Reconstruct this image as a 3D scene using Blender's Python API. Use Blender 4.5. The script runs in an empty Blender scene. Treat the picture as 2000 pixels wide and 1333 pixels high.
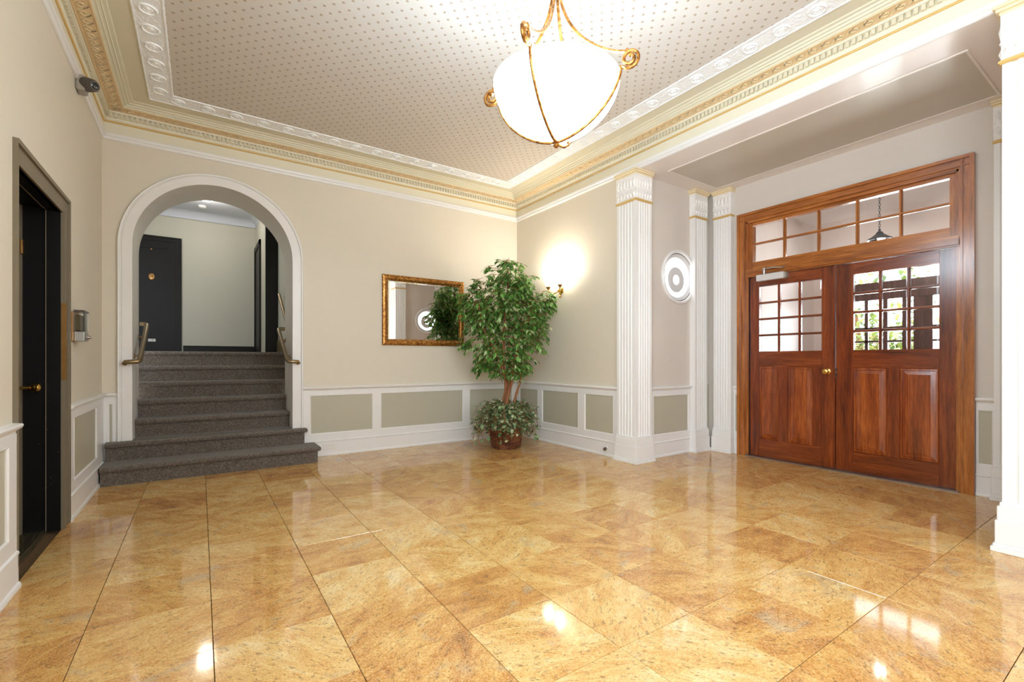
import bpy, bmesh, math, random
from mathutils import Vector, Matrix, Euler
random.seed(7)
scene = bpy.context.scene
COL = scene.collection
PI = math.pi

# ------------------------------------------------------------------ camera, world, light, exposure
CAM_H = 1.167
YAW = math.radians(33.975)
cam_data = bpy.data.cameras.new('camera')
cam = bpy.data.objects.new('camera', cam_data)
COL.objects.link(cam)
cam.location = (0, 0, CAM_H)
cam.rotation_euler = (PI / 2, 0, -YAW)
cam_data.sensor_width = 36.0
cam_data.lens = 903.5 / 2000 * 36.0
cam_data.shift_y = 37.55 / 2000
cam_data.clip_start = 0.02
scene.camera = cam

scene.view_settings.view_transform = 'Standard'
scene.view_settings.look = 'None'
scene.view_settings.gamma = 1.0
scene.view_settings.use_curve_mapping = False
scene.view_settings.exposure = 0.35
scene.cycles.use_denoising = True
scene.cycles.max_bounces = 10
scene.cycles.diffuse_bounces = 6
scene.cycles.glossy_bounces = 5
scene.cycles.transparent_max_bounces = 16
scene.cycles.sample_clamp_indirect = 6.0
scene.cycles.caustics_reflective = False
scene.cycles.caustics_refractive = False

world = bpy.data.worlds.new('sky')
scene.world = world
world.use_nodes = True
wn = world.node_tree.nodes
wn['Background'].inputs[0].default_value = (0.86, 0.93, 1.0, 1)
wn['Background'].inputs[1].default_value = 4.5


def lamp(name, kind, loc, energy, color=(1, 1, 1), size=1.0, size_y=None, rot=(0, 0, 0), parent=None):
    d = bpy.data.lights.new(name, kind)
    d.energy = energy
    d.color = color
    if kind == 'AREA':
        d.size = size
        if size_y:
            d.shape = 'RECTANGLE'
            d.size_y = size_y
    elif kind in ('POINT', 'SPOT'):
        d.shadow_soft_size = size
    elif kind == 'SUN':
        d.angle = size
    o = bpy.data.objects.new(name, d)
    COL.objects.link(o)
    o.location = loc
    o.rotation_euler = rot
    if parent:
        o.parent = parent
    return o


# room fill added as daylight from an assumed, unseen window behind the camera
lamp('front_fill_light', 'AREA', (1.66, -2.12, 1.95), 255, (0.66, 0.85, 1.0), 3.2, 2.1, (-PI / 2, 0, 0))
# side fill added to brighten the entrance side, at an assumed left-wall window
lamp('left_fill_light', 'AREA', (-1.12, -0.75, 1.95), 125, (0.70, 0.86, 1.0), 2.0, 2.2, (0, -PI / 2, 0))
# daylight entering the vestibule through the outer doors
lamp('entrance_daylight', 'AREA', (8.25, 2.1, 1.3), 210, (0.92, 0.96, 1.0), 2.2, 1.7, (0, PI / 2, 0))

# ------------------------------------------------------------------ colour and material helpers


def lin(r, g, b):
    def f(v):
        v /= 255.0
        return v / 12.92 if v <= 0.04045 else ((v + 0.055) / 1.055) ** 2.4
    return (f(r), f(g), f(b), 1.0)


class NT:
    """tiny helper over a material's node tree"""

    def __init__(self, name):
        self.m = bpy.data.materials.new(name)
        self.m.use_nodes = True
        self.t = self.m.node_tree
        self.n = self.t.nodes
        self.p = self.n['Principled BSDF']

    def node(self, kind, **kw):
        nd = self.n.new(kind)
        for k, v in kw.items():
            setattr(nd, k, v)
        return nd

    def link(self, a, b):
        self.t.links.new(a, b)

    def math(self, op, a, b=None):
        nd = self.node('ShaderNodeMath', operation=op)
        for i, v in enumerate((a, b)):
            if v is None:
                continue
            if isinstance(v, (int, float)):
                nd.inputs[i].default_value = v
            else:
                self.link(v, nd.inputs[i])
        return nd.outputs[0]

    def coords(self, kind='Object', scale=(1, 1, 1), rot=(0, 0, 0), loc=(0, 0, 0)):
        tc = self.node('ShaderNodeTexCoord')
        mp = self.node('ShaderNodeMapping')
        mp.inputs['Scale'].default_value = scale
        mp.inputs['Rotation'].default_value = rot
        mp.inputs['Location'].default_value = loc
        self.link(tc.outputs[kind], mp.inputs['Vector'])
        return mp.outputs['Vector']

    def noise(self, vec, scale, detail=3, rough=0.55, dist=0.0):
        nd = self.node('ShaderNodeTexNoise')
        nd.inputs['Scale'].default_value = scale
        nd.inputs['Detail'].default_value = detail
        nd.inputs['Roughness'].default_value = rough
        nd.inputs['Distortion'].default_value = dist
        if vec is not None:
            self.link(vec, nd.inputs['Vector'])
        return nd.outputs['Fac']

    def ramp(self, fac, stops):
        nd = self.node('ShaderNodeValToRGB')
        cr = nd.color_ramp
        while len(cr.elements) < len(stops):
            cr.elements.new(0.5)
        for e, (p, c) in zip(cr.elements, stops):
            e.position = p
            e.color = c if len(c) == 4 else (*c, 1)
        self.link(fac, nd.inputs[0])
        return nd.outputs[0]

    def mix(self, fac, a, b, blend='MIX'):
        nd = self.node('ShaderNodeMix', data_type='RGBA', blend_type=blend)
        for sock, v in ((nd.inputs[0], fac), (nd.inputs[6], a), (nd.inputs[7], b)):
            if isinstance(v, (int, float)):
                sock.default_value = v
            elif isinstance(v, tuple):
                sock.default_value = v
            else:
                self.link(v, sock)
        return nd.outputs[2]

    def bump(self, height, strength=0.2, dist=0.01):
        nd = self.node('ShaderNodeBump')
        nd.inputs['Strength'].default_value = strength
        nd.inputs['Distance'].default_value = dist
        self.link(height, nd.inputs['Height'])
        self.link(nd.outputs[0], self.p.inputs['Normal'])

    def base(self, v):
        if isinstance(v, tuple):
            self.p.inputs['Base Color'].default_value = v
        else:
            self.link(v, self.p.inputs['Base Color'])

    def set(self, **kw):
        for k, v in kw.items():
            self.p.inputs[k.replace('_', ' ')].default_value = v


def paint(name, rgb, rough=0.55, var=0.06, bump=0.05, scale=9, spec=0.4, coat=0.0):
    k = NT(name)
    v = k.coords()
    c = lin(*rgb)
    d = tuple(x * (1 - var) for x in c[:3]) + (1,)
    k.base(k.mix(k.noise(v, scale, 4), d, c))
    k.set(Roughness=rough)
    k.p.inputs['Specular IOR Level'].default_value = spec
    if coat:
        k.p.inputs['Coat Weight'].default_value = coat
        k.p.inputs['Coat Roughness'].default_value = 0.2
    if bump:
        k.bump(k.noise(v, 160, 3), bump, 0.004)
    return k.m


def metal(name, rgb, rough=0.3, var=0.25, scale=25):
    k = NT(name)
    v = k.coords()
    c = lin(*rgb)
    d = tuple(x * (1 - var) for x in c[:3]) + (1,)
    k.base(k.mix(k.noise(v, scale, 4), d, c))
    k.set(Metallic=1.0, Roughness=rough)
    return k.m


def wood(name, dark, mid, light, axis='z', rough=0.22, coat=0.5):
    k = NT(name)
    sc = {'x': (1.2, 14, 14), 'y': (14, 1.2, 14), 'z': (14, 14, 1.2)}[axis]
    v = k.coords(scale=sc)
    oi = k.node('ShaderNodeObjectInfo')
    off = k.node('ShaderNodeVectorMath', operation='ADD')
    k.link(v, off.inputs[0])
    mul = k.node('ShaderNodeVectorMath', operation='SCALE')
    cmb = k.node('ShaderNodeCombineXYZ')
    for i in range(3):
        k.link(oi.outputs['Random'], cmb.inputs[i])
    k.link(cmb.outputs[0], mul.inputs[0])
    mul.inputs['Scale'].default_value = 60
    k.link(mul.outputs[0], off.inputs[1])
    vec = off.outputs[0]
    n1 = k.noise(vec, 1.0, 5, 0.6, 0.6)
    n2 = k.noise(vec, 5.5, 4, 0.65, 0.2)
    f = k.math('ADD', k.math('MULTIPLY', n1, 0.65), k.math('MULTIPLY', n2, 0.35))
    col = k.ramp(f, [(0.33, lin(*dark)), (0.5, lin(*mid)), (0.68, lin(*light))])
    k.base(col)
    k.set(Roughness=rough)
    k.p.inputs['Coat Weight'].default_value = coat
    k.p.inputs['Coat Roughness'].default_value = 0.22
    k.bump(n2, 0.06, 0.003)
    return k.m


def emit(name, rgb, strength):
    k = NT(name)
    k.base(lin(*rgb))
    k.p.inputs['Emission Color'].default_value = lin(*rgb)
    k.p.inputs['Emission Strength'].default_value = strength
    k.set(Roughness=0.3)
    return k.m


def glass(name, tint=(1, 1, 1)):
    k = NT(name)
    tr = k.node('ShaderNodeBsdfTransparent')
    tr.inputs[0].default_value = (*tint, 1)
    gl = k.node('ShaderNodeBsdfGlossy')
    gl.inputs['Roughness'].default_value = 0.02
    fr = k.node('ShaderNodeFresnel')
    fr.inputs['IOR'].default_value = 1.45
    nz = k.noise(k.coords(), 14, 2)
    bp = k.node('ShaderNodeBump')
    bp.inputs['Strength'].default_value = 0.03
    k.link(nz, bp.inputs['Height'])
    k.link(bp.outputs[0], gl.inputs['Normal'])
    mx = k.node('ShaderNodeMixShader')
    k.link(fr.outputs[0], mx.inputs[0])
    k.link(tr.outputs[0], mx.inputs[1])
    k.link(gl.outputs[0], mx.inputs[2])
    k.link(mx.outputs[0], k.n['Material Output'].inputs['Surface'])
    return k.m


def granite():
    k = NT('golden_granite')
    tc = k.node('ShaderNodeTexCoord')
    oi = k.node('ShaderNodeObjectInfo')
    rnd = oi.outputs['Random']
    rot = k.node('ShaderNodeVectorRotate', rotation_type='Z_AXIS')
    k.link(tc.outputs['Object'], rot.inputs['Vector'])
    k.link(k.math('MULTIPLY', k.math('SINE', k.math('MULTIPLY', rnd, 77.0)), 0.9), rot.inputs['Angle'])
    cmb = k.node('ShaderNodeCombineXYZ')
    k.link(k.math('MULTIPLY', rnd, 91.0), cmb.inputs[0])
    k.link(k.math('MULTIPLY', rnd, 37.0), cmb.inputs[1])
    k.link(k.math('MULTIPLY', rnd, 53.0), cmb.inputs[2])
    add = k.node('ShaderNodeVectorMath', operation='ADD')
    k.link(rot.outputs[0], add.inputs[0])
    k.link(cmb.outputs[0], add.inputs[1])
    vec = add.outputs[0]
    st = k.node('ShaderNodeMapping')
    st.inputs['Scale'].default_value = (1.0, 2.1, 1.0)
    k.link(vec, st.inputs['Vector'])
    sv = st.outputs[0]
    cloud = k.noise(sv, 4.0, 7, 0.66, 0.7)
    fine = k.noise(sv, 26, 5, 0.7, 0.5)
    grain = k.noise(vec, 150, 2, 0.6)
    # tile tone from pale gold to burnt orange
    tone = k.math('FRACT', k.math('MULTIPLY', rnd, 23.71))
    mid = k.noise(sv, 70, 4, 0.7, 0.4)
    f = k.math('ADD', k.math('ADD', k.math('MULTIPLY', cloud, 0.62), k.math('MULTIPLY', fine, 0.22)), k.math('MULTIPLY', mid, 0.16))
    f = k.math('ADD', f, k.math('MULTIPLY', k.math('SUBTRACT', tone, 0.5), 0.13))
    col = k.ramp(f, [(0.3, lin(112, 64, 24)), (0.4, lin(176, 112, 46)), (0.49, lin(200, 148, 76)),
                     (0.57, lin(214, 172, 104)), (0.68, lin(224, 200, 148))])
    # rusty streaks
    streak = k.ramp(k.noise(sv, 11, 6, 0.7, 1.6), [(0.56, (0, 0, 0, 1)), (0.72, (1, 1, 1, 1))])
    col = k.mix(k.math('MULTIPLY', streak, 0.3), col, lin(150, 90, 38))
    # grey-blue quartz patches
    patch = k.ramp(k.noise(vec, 4.5, 4, 0.6, 0.8), [(0.6, (0, 0, 0, 1)), (0.7, (1, 1, 1, 1))])
    col = k.mix(k.math('MULTIPLY', patch, 0.6), col, lin(168, 152, 126))
    # dark mineral flecks
    fleck = k.ramp(k.noise(sv, 34, 5, 0.6, 0.4), [(0.565, (0, 0, 0, 1)), (0.65, (1, 1, 1, 1))])
    col = k.mix(k.math('MULTIPLY', fleck, 0.7), col, lin(84, 54, 26))
    vor = k.node('ShaderNodeTexVoronoi')
    vor.inputs['Scale'].default_value = 30
    k.link(sv, vor.inputs['Vector'])
    dots = k.math('LESS_THAN', vor.outputs['Distance'], k.math('MULTIPLY', k.noise(vec, 9, 2), 0.3))
    sepc = k.node('ShaderNodeSeparateColor')
    k.link(vor.outputs['Color'], sepc.inputs[0])
    dots = k.math('MULTIPLY', dots, k.math('GREATER_THAN', sepc.outputs[0], 0.62))
    col = k.mix(k.math('MULTIPLY', dots, 0.7), col, lin(78, 52, 28))
    col = k.mix(0.3, col, k.ramp(grain, [(0.35, lin(128, 86, 40)), (0.65, lin(236, 208, 156))]))
    k.base(col)
    k.set(Roughness=0.07)
    k.p.inputs['IOR'].default_value = 1.5
    k.p.inputs['Specular IOR Level'].default_value = 0.5
    return k.m


def carpet():
    k = NT('stair_carpet')
    v = k.coords()
    a = k.noise(v, 190, 3, 0.7)
    b = k.noise(v, 70, 2, 0.6)
    f = k.math('ADD', k.math('MULTIPLY', a, 0.7), k.math('MULTIPLY', b, 0.3))
    k.base(k.ramp(f, [(0.34, lin(54, 47, 42)), (0.5, lin(104, 94, 85)), (0.66, lin(160, 148, 134))]))
    k.set(Roughness=0.98)
    k.p.inputs['Specular IOR Level'].default_value = 0.1
    k.p.inputs['Sheen Weight'].default_value = 0.25
    k.bump(f, 0.9, 0.012)
    return k.m


def wallpaper():
    """ceiling paper with small printed stars on a 45 degree lattice"""
    k = NT('dotted_ceiling_paper')
    v = k.coords(rot=(0, 0, PI / 4))
    sep = k.node('ShaderNodeSeparateXYZ')
    k.link(v, sep.inputs[0])
    P = 0.0735

    def cell(o):
        return k.math('ABSOLUTE', k.math('SUBTRACT', k.math('FRACT', k.math('DIVIDE', k.math('ADD', o, 100.0), P)), 0.5))
    a, b = cell(sep.outputs[0]), cell(sep.outputs[1])
    mx, mn = k.math('MAXIMUM', a, b), k.math('MINIMUM', a, b)
    # four-pointed star
    star = k.math('LESS_THAN', k.math('ADD', mx, k.math('MULTIPLY', mn, 1.6)), 0.2)
    basec = k.mix(k.noise(k.coords(), 6, 4), lin(197, 188, 177), lin(205, 197, 187))
    k.base(k.mix(k.math('MULTIPLY', star, 0.8), basec, lin(150, 124, 92)))
    k.set(Roughness=0.6)
    return k.m


def embossed(name, rgb, scale=60, strength=0.6):
    k = NT(name)
    v = k.coords()
    vo = k.node('ShaderNodeTexVoronoi', feature='SMOOTH_F1')
    vo.inputs['Scale'].default_value = scale
    k.link(v, vo.inputs['Vector'])
    wv = k.noise(v, scale * 0.6, 2, 0.5, 2.5)
    h = k.math('ADD', vo.outputs['Distance'], k.math('MULTIPLY', wv, 0.8))
    c = lin(*rgb)
    k.base(k.mix(wv, tuple(x * 0.93 for x in c[:3]) + (1,), c))
    k.set(Roughness=0.45)
    k.bump(h, strength, 0.012)
    return k.m


def worn_black():
    k = NT('worn_black_paint')
    v = k.coords()
    n = k.noise(v, 7, 7, 0.75)
    n2 = k.noise(v, 60, 3, 0.6)
    chips = k.ramp(k.math('ADD', k.math('MULTIPLY', n, 0.55), k.math('MULTIPLY', n2, 0.45)),
                   [(0.632, (0, 0, 0, 1)), (0.655, (1, 1, 1, 1))])
    k.base(k.mix(chips, lin(15, 13, 12), lin(112, 80, 56)))
    k.set(Roughness=0.4)
    k.p.inputs['Specular IOR Level'].default_value = 0.2
    k.bump(n2, 0.08, 0.004)
    return k.m


def leafmat(name, stops, rough=0.4):
    k = NT(name)
    oi = k.node('ShaderNodeObjectInfo')
    geo = k.node('ShaderNodeNewGeometry')
    r = k.math('FRACT', k.math('ADD', k.math('MULTIPLY', geo.outputs['Random Per Island'], 7.31),
                               k.math('MULTIPLY', oi.outputs['Random'], 3.77)))
    k.base(k.ramp(r, stops))
    k.set(Roughness=rough)
    k.p.inputs['Subsurface Weight'].default_value = 0.0
    tl = k.node('ShaderNodeBsdfTranslucent')
    k.link(k.ramp(r, stops), tl.inputs[0])
    mx = k.node('ShaderNodeMixShader')
    mx.inputs[0].default_value = 0.18
    k.link(k.p.outputs[0], mx.inputs[1])
    k.link(tl.outputs[0], mx.inputs[2])
    k.link(mx.outputs[0], k.n['Material Output'].inputs['Surface'])
    return k.m


M = {}
M['wall'] = paint('beige_wall_paint', (216, 207, 190), 0.5, 0.035)
M['panel'] = paint('sage_panel_paint', (182, 177, 158), 0.5, 0.04)
M['alcove'] = paint('greige_alcove_paint', (212, 203, 193), 0.5, 0.035)
M['white'] = paint('white_trim_paint', (229, 227, 225), 0.32, 0.03, 0.03)
M['hallwall'] = paint('sage_hall_paint', (196, 192, 174), 0.5, 0.04)
M['hallceil'] = paint('hall_ceiling_paint', (206, 208, 214), 0.6, 0.03)
M['cream'] = paint('cream_cornice_paint', (226, 220, 199), 0.45, 0.05)
M['creamdark'] = paint('olive_cornice_paint', (213, 206, 182), 0.45, 0.06)
M['gold'] = paint('gold_paint', (214, 178, 110), 0.35, 0.15, 0.05)
M['goldband'] = paint('gold_band_paint', (226, 198, 154), 0.4, 0.12, 0.05)
M['goldlight'] = paint('pale_gold_paint', (234, 216, 180), 0.4, 0.1, 0.05)
M['embwhite'] = embossed('embossed_white_paper', (244, 246, 248), 55, 0.5)
M['embcap'] = embossed('embossed_plaster', (240, 237, 234), 45, 0.6)
M['paper'] = wallpaper()
M['soffit'] = paint('glossy_soffit_paint', (232, 223, 216), 0.34, 0.03, 0.02, coat=0.25)
M['soffitpanel'] = paint('soffit_panel_paint', (198, 190, 175), 0.45, 0.03, 0.02, coat=0.25)
M['granite'] = granite()
M['grout'] = paint('dark_grout', (92, 68, 40), 0.9)
M['carpet'] = carpet()
M['doorz'] = wood('mahogany_vertical', (66, 23, 7), (112, 46, 15), (150, 72, 28), 'z')
M['doory'] = wood('mahogany_horizontal', (70, 26, 8), (116, 49, 17), (150, 76, 30), 'y')
M['panelz'] = wood('mahogany_panel', (82, 34, 10), (136, 62, 22), (178, 96, 40), 'z', 0.2)
M['framez'] = wood('amber_wood_vertical', (104, 52, 14), (158, 90, 30), (196, 124, 54), 'z')
M['framey'] = wood('amber_wood_horizontal', (104, 52, 14), (158, 90, 30), (196, 124, 54), 'y')
M['outwood'] = wood('dark_outer_wood', (52, 32, 28), (84, 56, 50), (112, 80, 72), 'z', 0.4, 0.1)
M['black'] = worn_black()
M['blackhall'] = paint('black_hall_paint', (24, 20, 15), 0.42, 0.2, spec=0.2)
M['casing'] = paint('brown_grey_casing_paint', (122, 110, 90), 0.45, 0.15)
M['brass'] = metal('polished_brass', (226, 180, 96), 0.18)
M['brassworn'] = metal('worn_brass', (176, 132, 78), 0.35)
M['bronze'] = metal('bronze_rail', (158, 138, 106), 0.35)
M['gilt'] = None
k = NT('gilt_frame')
nz = k.noise(k.coords(), 38, 5, 0.7)
k.base(k.ramp(nz, [(0.35, lin(96, 58, 20)), (0.5, lin(158, 104, 44)), (0.66, lin(206, 158, 88))]))
k.set(Metallic=0.75, Roughness=0.32)
k.bump(nz, 0.3, 0.004)
M['gilt'] = k.m
k = NT('silvered_glass')
k.base((0.92, 0.93, 0.92, 1))
k.set(Metallic=1.0, Roughness=0.0)
k.p.inputs['Roughness'].default_value = 0.0
M['mirror'] = k.m
M['silver'] = metal('brushed_silver', (196, 194, 190), 0.3, 0.1)
M['aluminium'] = paint('silver_paint', (206, 202, 200), 0.3, 0.05, 0)
M['steel'] = metal('threshold_steel', (170, 164, 158), 0.35, 0.2)
M['sill'] = metal('grooved_sill', (170, 160, 128), 0.4, 0.2)
M['rubber'] = paint('black_rubber', (26, 25, 25), 0.6, 0.1)
M['camdark'] = paint('dark_camera_housing', (84, 76, 70), 0.35, 0.1, 0)
M['camgrey'] = paint('grey_camera_bracket', (158, 152, 142), 0.45, 0.1, 0)
M['lens'] = paint('camera_lens', (14, 14, 18), 0.08, 0.1, 0, spec=0.8)
M['olive'] = paint('olive_device', (104, 90, 58), 0.35, 0.2)
M['plastic'] = paint('white_plastic', (228, 224, 218), 0.35, 0.03, 0)
M['slot'] = paint('dark_slot', (52, 50, 48), 0.6, 0.05, 0)
M['clear'] = glass('clear_pane')
M['bowl'] = emit('lit_alabaster_glass', (220, 240, 255), 27.0)
M['shade'] = emit('lit_frosted_shade', (255, 246, 230), 12.0)
M['halllamp'] = emit('lit_hall_diffuser', (255, 250, 240), 14.0)
M['porthole'] = emit('sunlit_frosted_glass', (250, 252, 255), 1.5)
M['ring'] = paint('grey_white_ring', (214, 212, 212), 0.5, 0.04)
M['leaf'] = leafmat('ficus_leaf', [(0.0, lin(56, 94, 40)), (0.3, lin(82, 132, 56)), (0.62, lin(106, 162, 70)), (0.86, lin(142, 184, 102)), (1.0, lin(204, 212, 172))])
M['ivy'] = leafmat('ivy_leaf', [(0.0, lin(66, 94, 58)), (0.4, lin(108, 138, 92)), (0.7, lin(152, 174, 126)), (1.0, lin(214, 218, 180))])
M['treeleaf'] = leafmat('garden_leaf', [(0.0, lin(70, 96, 44)), (0.5, lin(150, 168, 90)), (0.85, lin(206, 200, 120)), (1.0, lin(214, 160, 70))])
M['bark'] = wood('ficus_bark', (92, 52, 28), (142, 88, 50), (182, 124, 78), 'z', 0.7, 0.0)
M['wicker'] = wood('dark_wicker', (58, 26, 14), (116, 62, 36), (172, 112, 70), 'x', 0.45, 0.2)
M['soil'] = paint('moss_fill', (66, 58, 40), 0.95, 0.4, 0.4)
M['lanternmetal'] = paint('dark_lantern_metal', (74, 76, 80), 0.35, 0.2)
M['vestwall'] = paint('vestibule_wall_paint', (222, 213, 207), 0.5, 0.03)
M['vestceil'] = paint('vestibule_ceiling_paint', (244, 241, 238), 0.5, 0.02)
M['vestfloor'] = paint('vestibule_floor', (198, 196, 192), 0.4, 0.1)
M['lawn'] = paint('lawn_green', (120, 140, 78), 0.9, 0.4, 0.3)

# ------------------------------------------------------------------ geometry helpers


class MB:
    def __init__(self):
        self.v = []
        self.f = []

    def add(self, vs, fs):
        b = len(self.v)
        self.v += [tuple(p) for p in vs]
        self.f += [tuple(i + b for i in f) for f in fs]
        return self

    def box(self, x0, x1, y0, y1, z0, z1):
        if x0 > x1: x0, x1 = x1, x0
        if y0 > y1: y0, y1 = y1, y0
        if z0 > z1: z0, z1 = z1, z0
        return self.add([(x0, y0, z0), (x1, y0, z0), (x1, y1, z0), (x0, y1, z0), (x0, y0, z1), (x1, y0, z1), (x1, y1, z1), (x0, y1, z1)],
                        [(0, 3, 2, 1), (4, 5, 6, 7), (0, 1, 5, 4), (1, 2, 6, 5), (2, 3, 7, 6), (3, 0, 4, 7)])

    def prism(self, prof, fn, t0, t1):
        """closed 2D profile swept straight; fn(a,b,t)->point"""
        n = len(prof)
        vs = [fn(a, b, t0) for a, b in prof] + [fn(a, b, t1) for a, b in prof]
        fs = [(i, (i + 1) % n, (i + 1) % n + n, i + n) for i in range(n)]
        fs += [tuple(range(n - 1, -1, -1)), tuple(range(n, 2 * n))]
        return self.add(vs, fs)

    def tube(self, path, r, seg=8, closed=False, caps=True):
        pts = [Vector(p) for p in path]
        n = len(pts)
        rs = r if isinstance(r, (list, tuple)) else [r] * n
        vs, prev = [], None
        for i, p in enumerate(pts):
            if closed:
                d = pts[(i + 1) % n] - pts[i - 1]
            else:
                d = pts[min(i + 1, n - 1)] - pts[max(i - 1, 0)]
            d = d.normalized() if d.length > 1e-9 else Vector((0, 0, 1))
            if prev is None:
                ref = Vector((0, 0, 1)) if abs(d.z) < 0.9 else Vector((1, 0, 0))
                a = d.cross(ref).normalized()
            else:
                a = (prev - d * prev.dot(d))
                a = a.normalized() if a.length > 1e-6 else d.orthogonal().normalized()
            prev = a
            b = d.cross(a)
            for j in range(seg):
                t = 2 * PI * j / seg
                vs.append(p + (a * math.cos(t) + b * math.sin(t)) * rs[i])
        fs = []
        m = n if closed else n - 1
        for i in range(m):
            for j in range(seg):
                k0, k1 = i * seg, ((i + 1) % n) * seg
                fs.append((k0 + j, k0 + (j + 1) % seg, k1 + (j + 1) % seg, k1 + j))
        if caps and not closed:
            fs.append(tuple(range(seg - 1, -1, -1)))
            fs.append(tuple(range((n - 1) * seg, n * seg)))
        return self.add(vs, fs)

    def lathe(self, prof, c=(0, 0, 0), axis='z', seg=32, closed=False):
        """prof: (r,h) pairs turned about an axis through c"""
        vs = []
        for r, hh in prof:
            for j in range(seg):
                t = 2 * PI * j / seg
                a, b = r * math.cos(t), r * math.sin(t)
                if axis == 'z': p = (a, b, hh)
                elif axis == 'y': p = (a, hh, b)
                else: p = (hh, a, b)
                vs.append((c[0] + p[0], c[1] + p[1], c[2] + p[2]))
        fs = []
        n = len(prof)
        for i in range(n if closed else n - 1):
            i2 = (i + 1) % n
            for j in range(seg):
                fs.append((i * seg + j, i * seg + (j + 1) % seg, i2 * seg + (j + 1) % seg, i2 * seg + j))
        return self.add(vs, fs)

    def build(self, name, mat, parent=None, smooth=False, loc=(0, 0, 0), bevel=0.0):
        me = bpy.data.meshes.new(name)
        me.from_pydata(self.v, [], self.f)
        bm = bmesh.new()
        bm.from_mesh(me)
        bmesh.ops.remove_doubles(bm, verts=bm.verts, dist=1e-6)
        bmesh.ops.recalc_face_normals(bm, faces=bm.faces)
        if bevel:
            bmesh.ops.bevel(bm, geom=bm.edges[:], offset=bevel, segments=1, affect='EDGES', profile=0.5)
        bm.to_mesh(me)
        bm.free()
        if smooth:
            for p in me.polygons:
                p.use_smooth = True
            try:
                me.set_sharp_from_angle(angle=math.radians(38))
            except Exception:
                pass
        if mat is not None:
            me.materials.append(mat)
        o = bpy.data.objects.new(name, me)
        COL.objects.link(o)
        o.location = loc
        if parent is not None:
            o.parent = parent
            o.matrix_parent_inverse = Matrix.Translation(parent.location).inverted() if parent.rotation_euler == Euler((0, 0, 0)) else Matrix()
        return o


def tag(o, label, cat, group=None, kind=None):
    o['label'] = label
    o['category'] = cat
    if group: o['group'] = group
    if kind: o['kind'] = kind
    return o


def empty(name, loc, label, cat, group=None, kind=None):
    o = bpy.data.objects.new(name, None)
    COL.objects.link(o)
    o.location = loc
    o.empty_display_size = 0.1
    return tag(o, label, cat, group, kind)


def stuff(o):
    o['kind'] = 'stuff'
    return o


def poly(outer, fn, t0, t1):
    """solid plate from a (possibly concave) outline, extruded between t0 and t1"""
    mb = MB()
    mb.prism(outer, fn, t0, t1)
    return mb


XL, XR, YB, YF, H = -0.796, 4.118, 5.973, -1.9, 3.33
AX = 5.57                      # face of the entrance wall at the back of the alcove
AY0, AY1 = 0.58, 3.63          # the two side walls of the alcove
CEIL = 3.66
ACX, AR_O, AR_I, ASP = 0.168, 0.8465, 0.735, 2.327   # arch
REV = 6.53                     # back of the arch wall
LAND = 1.281
RISE, TREAD, Y1 = 0.183, 0.275, 5.62

fy = lambda a, b, t: (a, t, b)      # profile in xz, sweep along y
fx = lambda a, b, t: (t, a, b)      # profile in yz, sweep along x
fz = lambda a, b, t: (a, b, t)      # profile in xy, sweep along z

# ------------------------------------------------------------------ floor of granite tiles
floor = MB().box(XL - 0.2, XR, YF, YB + 0.1, -0.12, -0.022).box(XR, AX + 0.25, AY0 - 0.1, AY1 + 0.1, -0.12, -0.022).build('floor', M['grout'])
tag(floor, 'polished floor of square golden granite tiles', 'floor', kind='structure')
TX0, TY0, TS = 0.501, 1.7675, 0.4572
GAP = 0.0026
tile_cache = {}


def tile_mesh(w, d):
    key = (round(w, 3), round(d, 3))
    if key not in tile_cache:
        mb = MB().box(-w / 2, w / 2, -d / 2, d / 2, -0.02, 0.0)
        o = mb.build('tile', M['granite'], bevel=0.0012)
        tile_cache[key] = o.data
        bpy.data.objects.remove(o)
    return tile_cache[key]


for i in range(-3, 12):
    for j in range(-8, 10):
        x0, x1 = TX0 + i * TS, TX0 + (i + 1) * TS
        y0, y1 = TY0 + j * TS, TY0 + (j + 1) * TS
        inal = y1 > AY0 and y0 < AY1
        xmax = AX + 0.06 if inal else XR
        a0, a1 = max(x0, XL), min(x1, xmax)
        b0, b1 = max(y0, YF), min(y1, YB)
        if inal and x1 > XR + 0.1:
            b0, b1 = max(b0, AY0 - 0.02), min(b1, AY1 + 0.02)
        if a1 < 1.115 and b1 > Y1:
            b1 = min(b1, Y1 + 0.02)
        if a1 - a0 < 0.02 or b1 - b0 < 0.02:
            continue
        o = bpy.data.objects.new('tile', tile_mesh(a1 - a0 - GAP, b1 - b0 - GAP))
        COL.objects.link(o)
        o.location = ((a0 + a1) / 2, (b0 + b1) / 2, 0)
        o.parent = floor

# ------------------------------------------------------------------ walls
arc = [(ACX - AR_I * math.cos(PI * t / 40), ASP + AR_I * math.sin(PI * t / 40)) for t in range(41)]
outl = [(XL - 0.2, 0), (ACX - AR_I, 0)] + arc + [(ACX + AR_I, 0), (XR + 0.2, 0), (XR + 0.2, 4.0), (XL - 0.2, 4.0)]
wall_back = poly(outl, fy, YB, REV).build('wall_back', M['wall'])
tag(wall_back, 'beige back wall with the staircase arch and the framed mirror', 'wall', kind='structure')

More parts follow.
